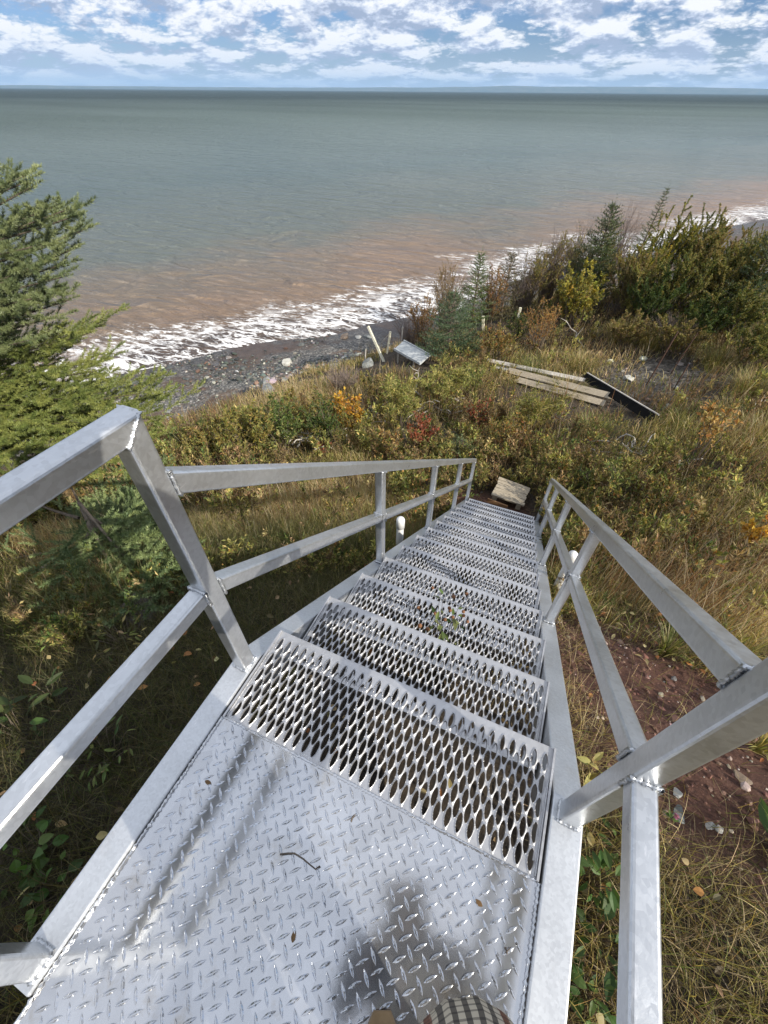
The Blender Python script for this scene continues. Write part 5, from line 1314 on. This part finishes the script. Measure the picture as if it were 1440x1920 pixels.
leafy(240, 1210, 40, 0.05, 0.014, 0.14, 0.14, OLIVE, 'ferny plant below the low young spruce', 'leafy plants beside the landing')
# weed growing up through the treads
b = np.array([-0.13, 1.05, -0.80]); b[2] = float(height(b[0], b[1]))
root = leafy(800, 1300, 46, 0.038, 0.016, 0.62, 0.09, [(3, (0.10, 0.15, 0.04)), (2, (0.17, 0.20, 0.07)), (1, (0.06, 0.10, 0.03))], 'weed with brown seed heads growing up through the upper treads', None, 'wild_plant', 'plant', base=b)
mb = MB(); g = np.random.default_rng(8)
M_SEED = plain('brown_seed_heads', (0.13, 0.06, 0.03), (0.28, 0.13, 0.06), 60, 0.9)
for i in range(14):
    q = np.array([g.normal(0, 0.06), g.normal(0, 0.06), 0.62 * g.uniform(0.7, 1.08)]); mb = MB(); mb.add(ICO1 * 0.010 * g.uniform(0.7, 1.2) + q, ICF1); mb.build('seed_head', M_SEED, root)
# clover flower
b = np.array(base_at(1243, 1540)); top = at_dist(1245, 1495, math.hypot(b[0], b[1])); hh = top[2] - b[2]
root = thing('clover_flower', 'single pink clover flower on the red soil beside the lower right rail', 'flower', b)
mb = MB(); g = np.random.default_rng(3); c0 = np.array([0, 0, hh])
for i in range(70):
    d = unit(g.normal(0, 1, 3) + (0, 0, 0.3)); sdv = unit(np.cross(d, g.normal(0, 1, 3))) * 0.0018
    mb.add([c0 + d * 0.004 - sdv, c0 + d * 0.004 + sdv, c0 + d * 0.0125], [(0, 1, 2)], col=np.array([0.50, 0.22, 0.36]) * g.uniform(0.7, 1.2))
mb.build('petals', M_FOL, root)
mb = MB(); tube(mb, [(0, 0, -0.02), (0.003, 0, hh * 0.5), (0, 0, hh)], 0.0016, 5); mb.build('stalk', M_BARK, root)
lv_, lf_, lc_ = leaf_arrays(np.array([(0, 0, hh * 0.6)] * 5), g.normal(0, 1, (5, 3)) * (1, 1, 0.3), 0.03, 0.014, pick(CLV, 5, 0.1, g), g, 1.5)
build('leaves', lv_, lf_, M_FOL, root, col=lc_)
# fallen leaves on the ground: uncountable litter
x, y = near_disc(1500, 3.4); x2, y2 = scatter(2500, 2, 12, R(60)); x = np.r_[x, x2]; y = np.r_[y, y2]; k = keep_mask(x, y, redk=0.4); x, y = x[k], y[k]; n = len(x)
lv_, lf_, lc_ = broad_leaf_arrays(np.stack([x, y, height(x, y) + rng.uniform(0.01, 0.12, n)], 1), rng.normal(0, 1, (n, 3)) * (1, 1, 0.25), rng.uniform(0.02, 0.05, n), rng.uniform(0.012, 0.028, n), pick(RUST + BROWN + DRYL, n), rng, 1.5)
tag(build('leaf_litter', lv_, lf_, M_FOL, col=lc_), kind='stuff')

# ------------------------------------------------------------------ the photographer
person = thing('person', 'person in plaid trousers, dark jacket and beige shoes standing on the landing holding a phone', 'person', (0, 0, 0))
person.rotation_euler = (0, 0, HEAD)
def skin(name, nodes, edges, m_, sub=2, root=0):
    me = bpy.data.meshes.new(name); me.from_pydata([n[0] for n in nodes], edges, []); me.materials.append(m_)
    o = link(bpy.data.objects.new(name, me), person)
    md = o.modifiers.new('skin', 'SKIN'); md.use_smooth_shade = True
    for i, n in enumerate(nodes):
        r = n[1] if isinstance(n[1], tuple) else (n[1], n[1])
        me.skin_vertices[0].data[i].radius = r
    for i in range(len(nodes)): me.skin_vertices[0].data[i].use_root = (i == root)
    o.modifiers.new('sub', 'SUBSURF').render_levels = sub
    return o
M_SKIN = plain('skin', (0.46, 0.30, 0.22), (0.54, 0.36, 0.27), 20, 0.5, 0.05)
M_JACKET = plain('navy_jacket', (0.012, 0.015, 0.028), (0.026, 0.030, 0.05), 40, 0.85, 0.3)
M_HAIR = plain('brown_hair', (0.03, 0.02, 0.013), (0.075, 0.05, 0.032), 60, 0.6, 0.3, 0.004, (6, 6, 1))
M_SHOE = plain('beige_knit', (0.42, 0.38, 0.29), (0.66, 0.61, 0.50), 120, 0.85, 0.5, 0.003, (1, 3, 1))
M_TOE = plain('tan_leather', (0.20, 0.13, 0.06), (0.33, 0.22, 0.11), 30, 0.6, 0.15)
m, t, b = mat('plaid_cloth'); M_PLAID = m; o_ = objc(t)
warp = N(t, 'ShaderNodeVectorMath', operation='ADD', ins={0: o_, 1: N(t, 'ShaderNodeVectorMath', operation='SCALE', ins={0: noise(t, o_, 9, 3, 0.5, 0, 1), 'Scale': 0.010}).outputs[0]}).outputs[0]
sp3 = N(t, 'ShaderNodeSeparateXYZ', ins={0: warp})
def stripes(v, pitch, ph, w):
    return math_n(t, 'LESS_THAN', math_n(t, 'FRACT', math_n(t, 'ADD', math_n(t, 'DIVIDE', v, pitch), ph)), w)
diag = math_n(t, 'SUBTRACT', sp3.outputs[2], sp3.outputs[1])
v1 = stripes(sp3.outputs[0], 0.0165, 0.1, 0.46); h1 = stripes(diag, 0.0185, 0.3, 0.30)
br_ = stripes(sp3.outputs[0], 0.099, 0.35, 0.10)
c = mix(t, math_n(t, 'MULTIPLY', v1, 0.80), (0.62, 0.55, 0.43), (0.020, 0.017, 0.020))
c = mix(t, math_n(t, 'MULTIPLY', br_, 0.85), c, (0.20, 0.075, 0.04))
c = mix(t, math_n(t, 'MULTIPLY', h1, 0.55), c, (0.022, 0.018, 0.02))
setb(t, b, Base_Color=c, Roughness=0.9); bump(t, b, noise(t, o_, 400, 2, 0.5), 0.3, 0.001)
# body: neck, head, arms, hands and fingers in one surface
nodes = [((0.135, -0.13, 1.40), 0.07), ((0.135, -0.06, 1.49), 0.056), ((0.135, 0.015, 1.575), 0.060), ((0.135, 0.075, 1.64), (0.082, 0.098)), ((0.135, 0.105, 1.70), (0.074, 0.085)), ((0.135, 0.155, 1.615), 0.016)]
edges = [(0, 1), (1, 2), (2, 3), (3, 4), (3, 5)]
for sg in (-1, 1):
    n0 = len(nodes); hx = sg * 0.048
    nodes += [((0.135 + sg * 0.19, -0.14, 1.38), 0.055), ((0.135 + sg * 0.29, -0.25, 1.15), 0.042), ((0.03 + sg * 0.11, -0.150, 1.255), 0.028), ((hx + sg * 0.012, -0.088, 1.312), (0.020, 0.030)), ((hx + sg * 0.004, -0.070, 1.338), (0.016, 0.026))]
    edges += [(0, n0), (n0, n0 + 1), (n0 + 1, n0 + 2), (n0 + 2, n0 + 3), (n0 + 3, n0 + 4)]
    for fi, (df, dz) in enumerate(((-0.016, -0.022), (-0.005, -0.010), (0.006, 0.003), (0.014, 0.014))):
        k = len(nodes)
        nodes += [((hx + sg * 0.006, -0.055 + df, 1.340 + dz), 0.0085), ((hx - sg * 0.006, -0.044 + df, 1.350 + dz), 0.0080), ((hx - sg * 0.020, -0.044 + df, 1.350 + dz), 0.0070)]
        edges += [(n0 + 4, k), (k, k + 1), (k + 1, k + 2)]
    k = len(nodes)
    nodes += [((hx + sg * 0.002, -0.092, 1.344), 0.0105), ((hx - sg * 0.014, -0.088, 1.356), 0.0095), ((hx - sg * 0.030, -0.084, 1.362), 0.008)]
    edges += [(n0 + 3, k), (k, k + 1), (k + 1, k + 2)]
skin('body', nodes, edges, M_SKIN)
skin('hair', [((0.135, 0.035, 1.65), (0.108, 0.106)), ((0.135, 0.080, 1.715), (0.108, 0.106)), ((0.135, 0.005, 1.59), (0.080, 0.065)), ((0.135, -0.005, 1.52), (0.072, 0.045))], [(1, 0), (0, 2), (2, 3)], M_HAIR)
nodes = [((0.11, -0.28, 0.92), 0.135), ((0.135, -0.26, 1.08), 0.14), ((0.135, -0.245, 1.25), 0.172), ((0.135, -0.14, 1.40), 0.135), ((0.135, -0.08, 1.47), 0.066)]
edges = [(0, 1), (1, 2), (2, 3), (3, 4)]
for sg in (-1, 1):
    n0 = len(nodes); hx = sg * 0.048
    nodes += [((0.135 + sg * 0.235, -0.12, 1.385), 0.095), ((0.135 + sg * 0.29, -0.25, 1.15), 0.064), ((0.03 + sg * 0.11, -0.165, 1.25), 0.038)]
    edges += [(3, n0), (n0, n0 + 1), (n0 + 1, n0 + 2)]
skin('jacket', nodes, edges, M_JACKET)
nodes = [((0.11, -0.28, 0.94), (0.16, 0.12)), ((0.115, -0.28, 0.84), (0.17, 0.13)),
         ((0.17, -0.26, 0.74), 0.125), ((0.145, -0.25, 0.60), (0.160, 0.115)), ((0.135, -0.190, 0.50), (0.185, 0.108)), ((0.155, -0.265, 0.38), 0.110), ((0.20, -0.32, 0.22), 0.082), ((0.215, -0.37, 0.085), 0.080),
         ((0.02, -0.30, 0.72), 0.105), ((0.00, -0.30, 0.48), 0.085), ((-0.005, -0.36, 0.26), 0.078), ((-0.01, -0.39, 0.085), 0.078)]
skin('trousers', nodes, [(0, 1), (1, 2), (2, 3), (3, 4), (4, 5), (5, 6), (6, 7), (1, 8), (8, 9), (9, 10), (10, 11)], M_PLAID, root=1)
tx = bpy.data.textures.new('folds', 'CLOUDS'); tx.noise_scale = 0.05
for o in person.children:
    if o.name.startswith('trousers'): dm = o.modifiers.new('folds', 'DISPLACE'); dm.texture = tx; dm.strength = 0.018; dm.mid_level = 0.5
def shoe(x, fy, toe):
    prof_y = np.linspace(0, 1, 13); V = []
    for yv in prof_y:
        y = fy + (toe - fy) * yv; w = 0.036 + 0.012 * math.sin(PI * min(1, yv * 1.1)) * (1 if yv < 0.95 else 0.7); h_ = 0.095 - 0.052 * yv ** 0.8
        if yv == 0: w *= 0.55
        if yv > 0.97: w *= 0.5; h_ *= 0.6
        elif yv > 0.9: w *= 0.88
        for a in np.linspace(0, 2 * PI, 14, endpoint=False): V.append((x + w * math.cos(a), y, max(0.002, h_ * 0.5 + h_ * 0.5 * math.sin(a))))
    mb = MB(); mb.add(V, ringfaces(13, 14), np.arange(14)[None, ::-1], (np.arange(14) + 168)[None]); o = mb.build('shoe', M_SHOE, person, smooth=True)
    mb = MB(); V2 = [(x + (vx - x) * 1.05, vy + 0.003, vz * 1.05 + 0.001) for (vx, vy, vz) in V[11 * 14:]]
    mb.add(V2, ringfaces(2, 14), (np.arange(14) + 14)[None]); mb.build('toe_cap', M_TOE, o, smooth=True)
shoe(0.005, -0.42, -0.128)
shoe(0.215, -0.43, -0.16)
# the phone, held just behind the lens
ph = thing('mobile_phone', 'dark mobile phone held up in both hands of the person on the landing', 'phone', (0, 0, CAMZ))
ph.rotation_euler = cam.rotation_euler if False else cam.matrix_world.to_euler()
mb = MB(); V = prof(0.072, 0.148, 0.010, 5); n = len(V)
mb.add([(x, y - 0.055, 0.006) for x, y in V] + [(x, y - 0.055, 0.014) for x, y in V], ringfaces(2, n), np.arange(n)[None, ::-1], (np.arange(n) + n)[None]); mb.build('phone_body', M_BLACK, ph)
m, t, b = mat('phone_glass'); setb(t, b, Base_Color=(0.01, 0.01, 0.012), Roughness=0.08)
mb = MB(); V = prof(0.067, 0.142, 0.008, 5); mb.add([(x, y - 0.055, 0.0144) for x, y in V], np.arange(n)[None]); mb.build('phone_screen', m, ph)
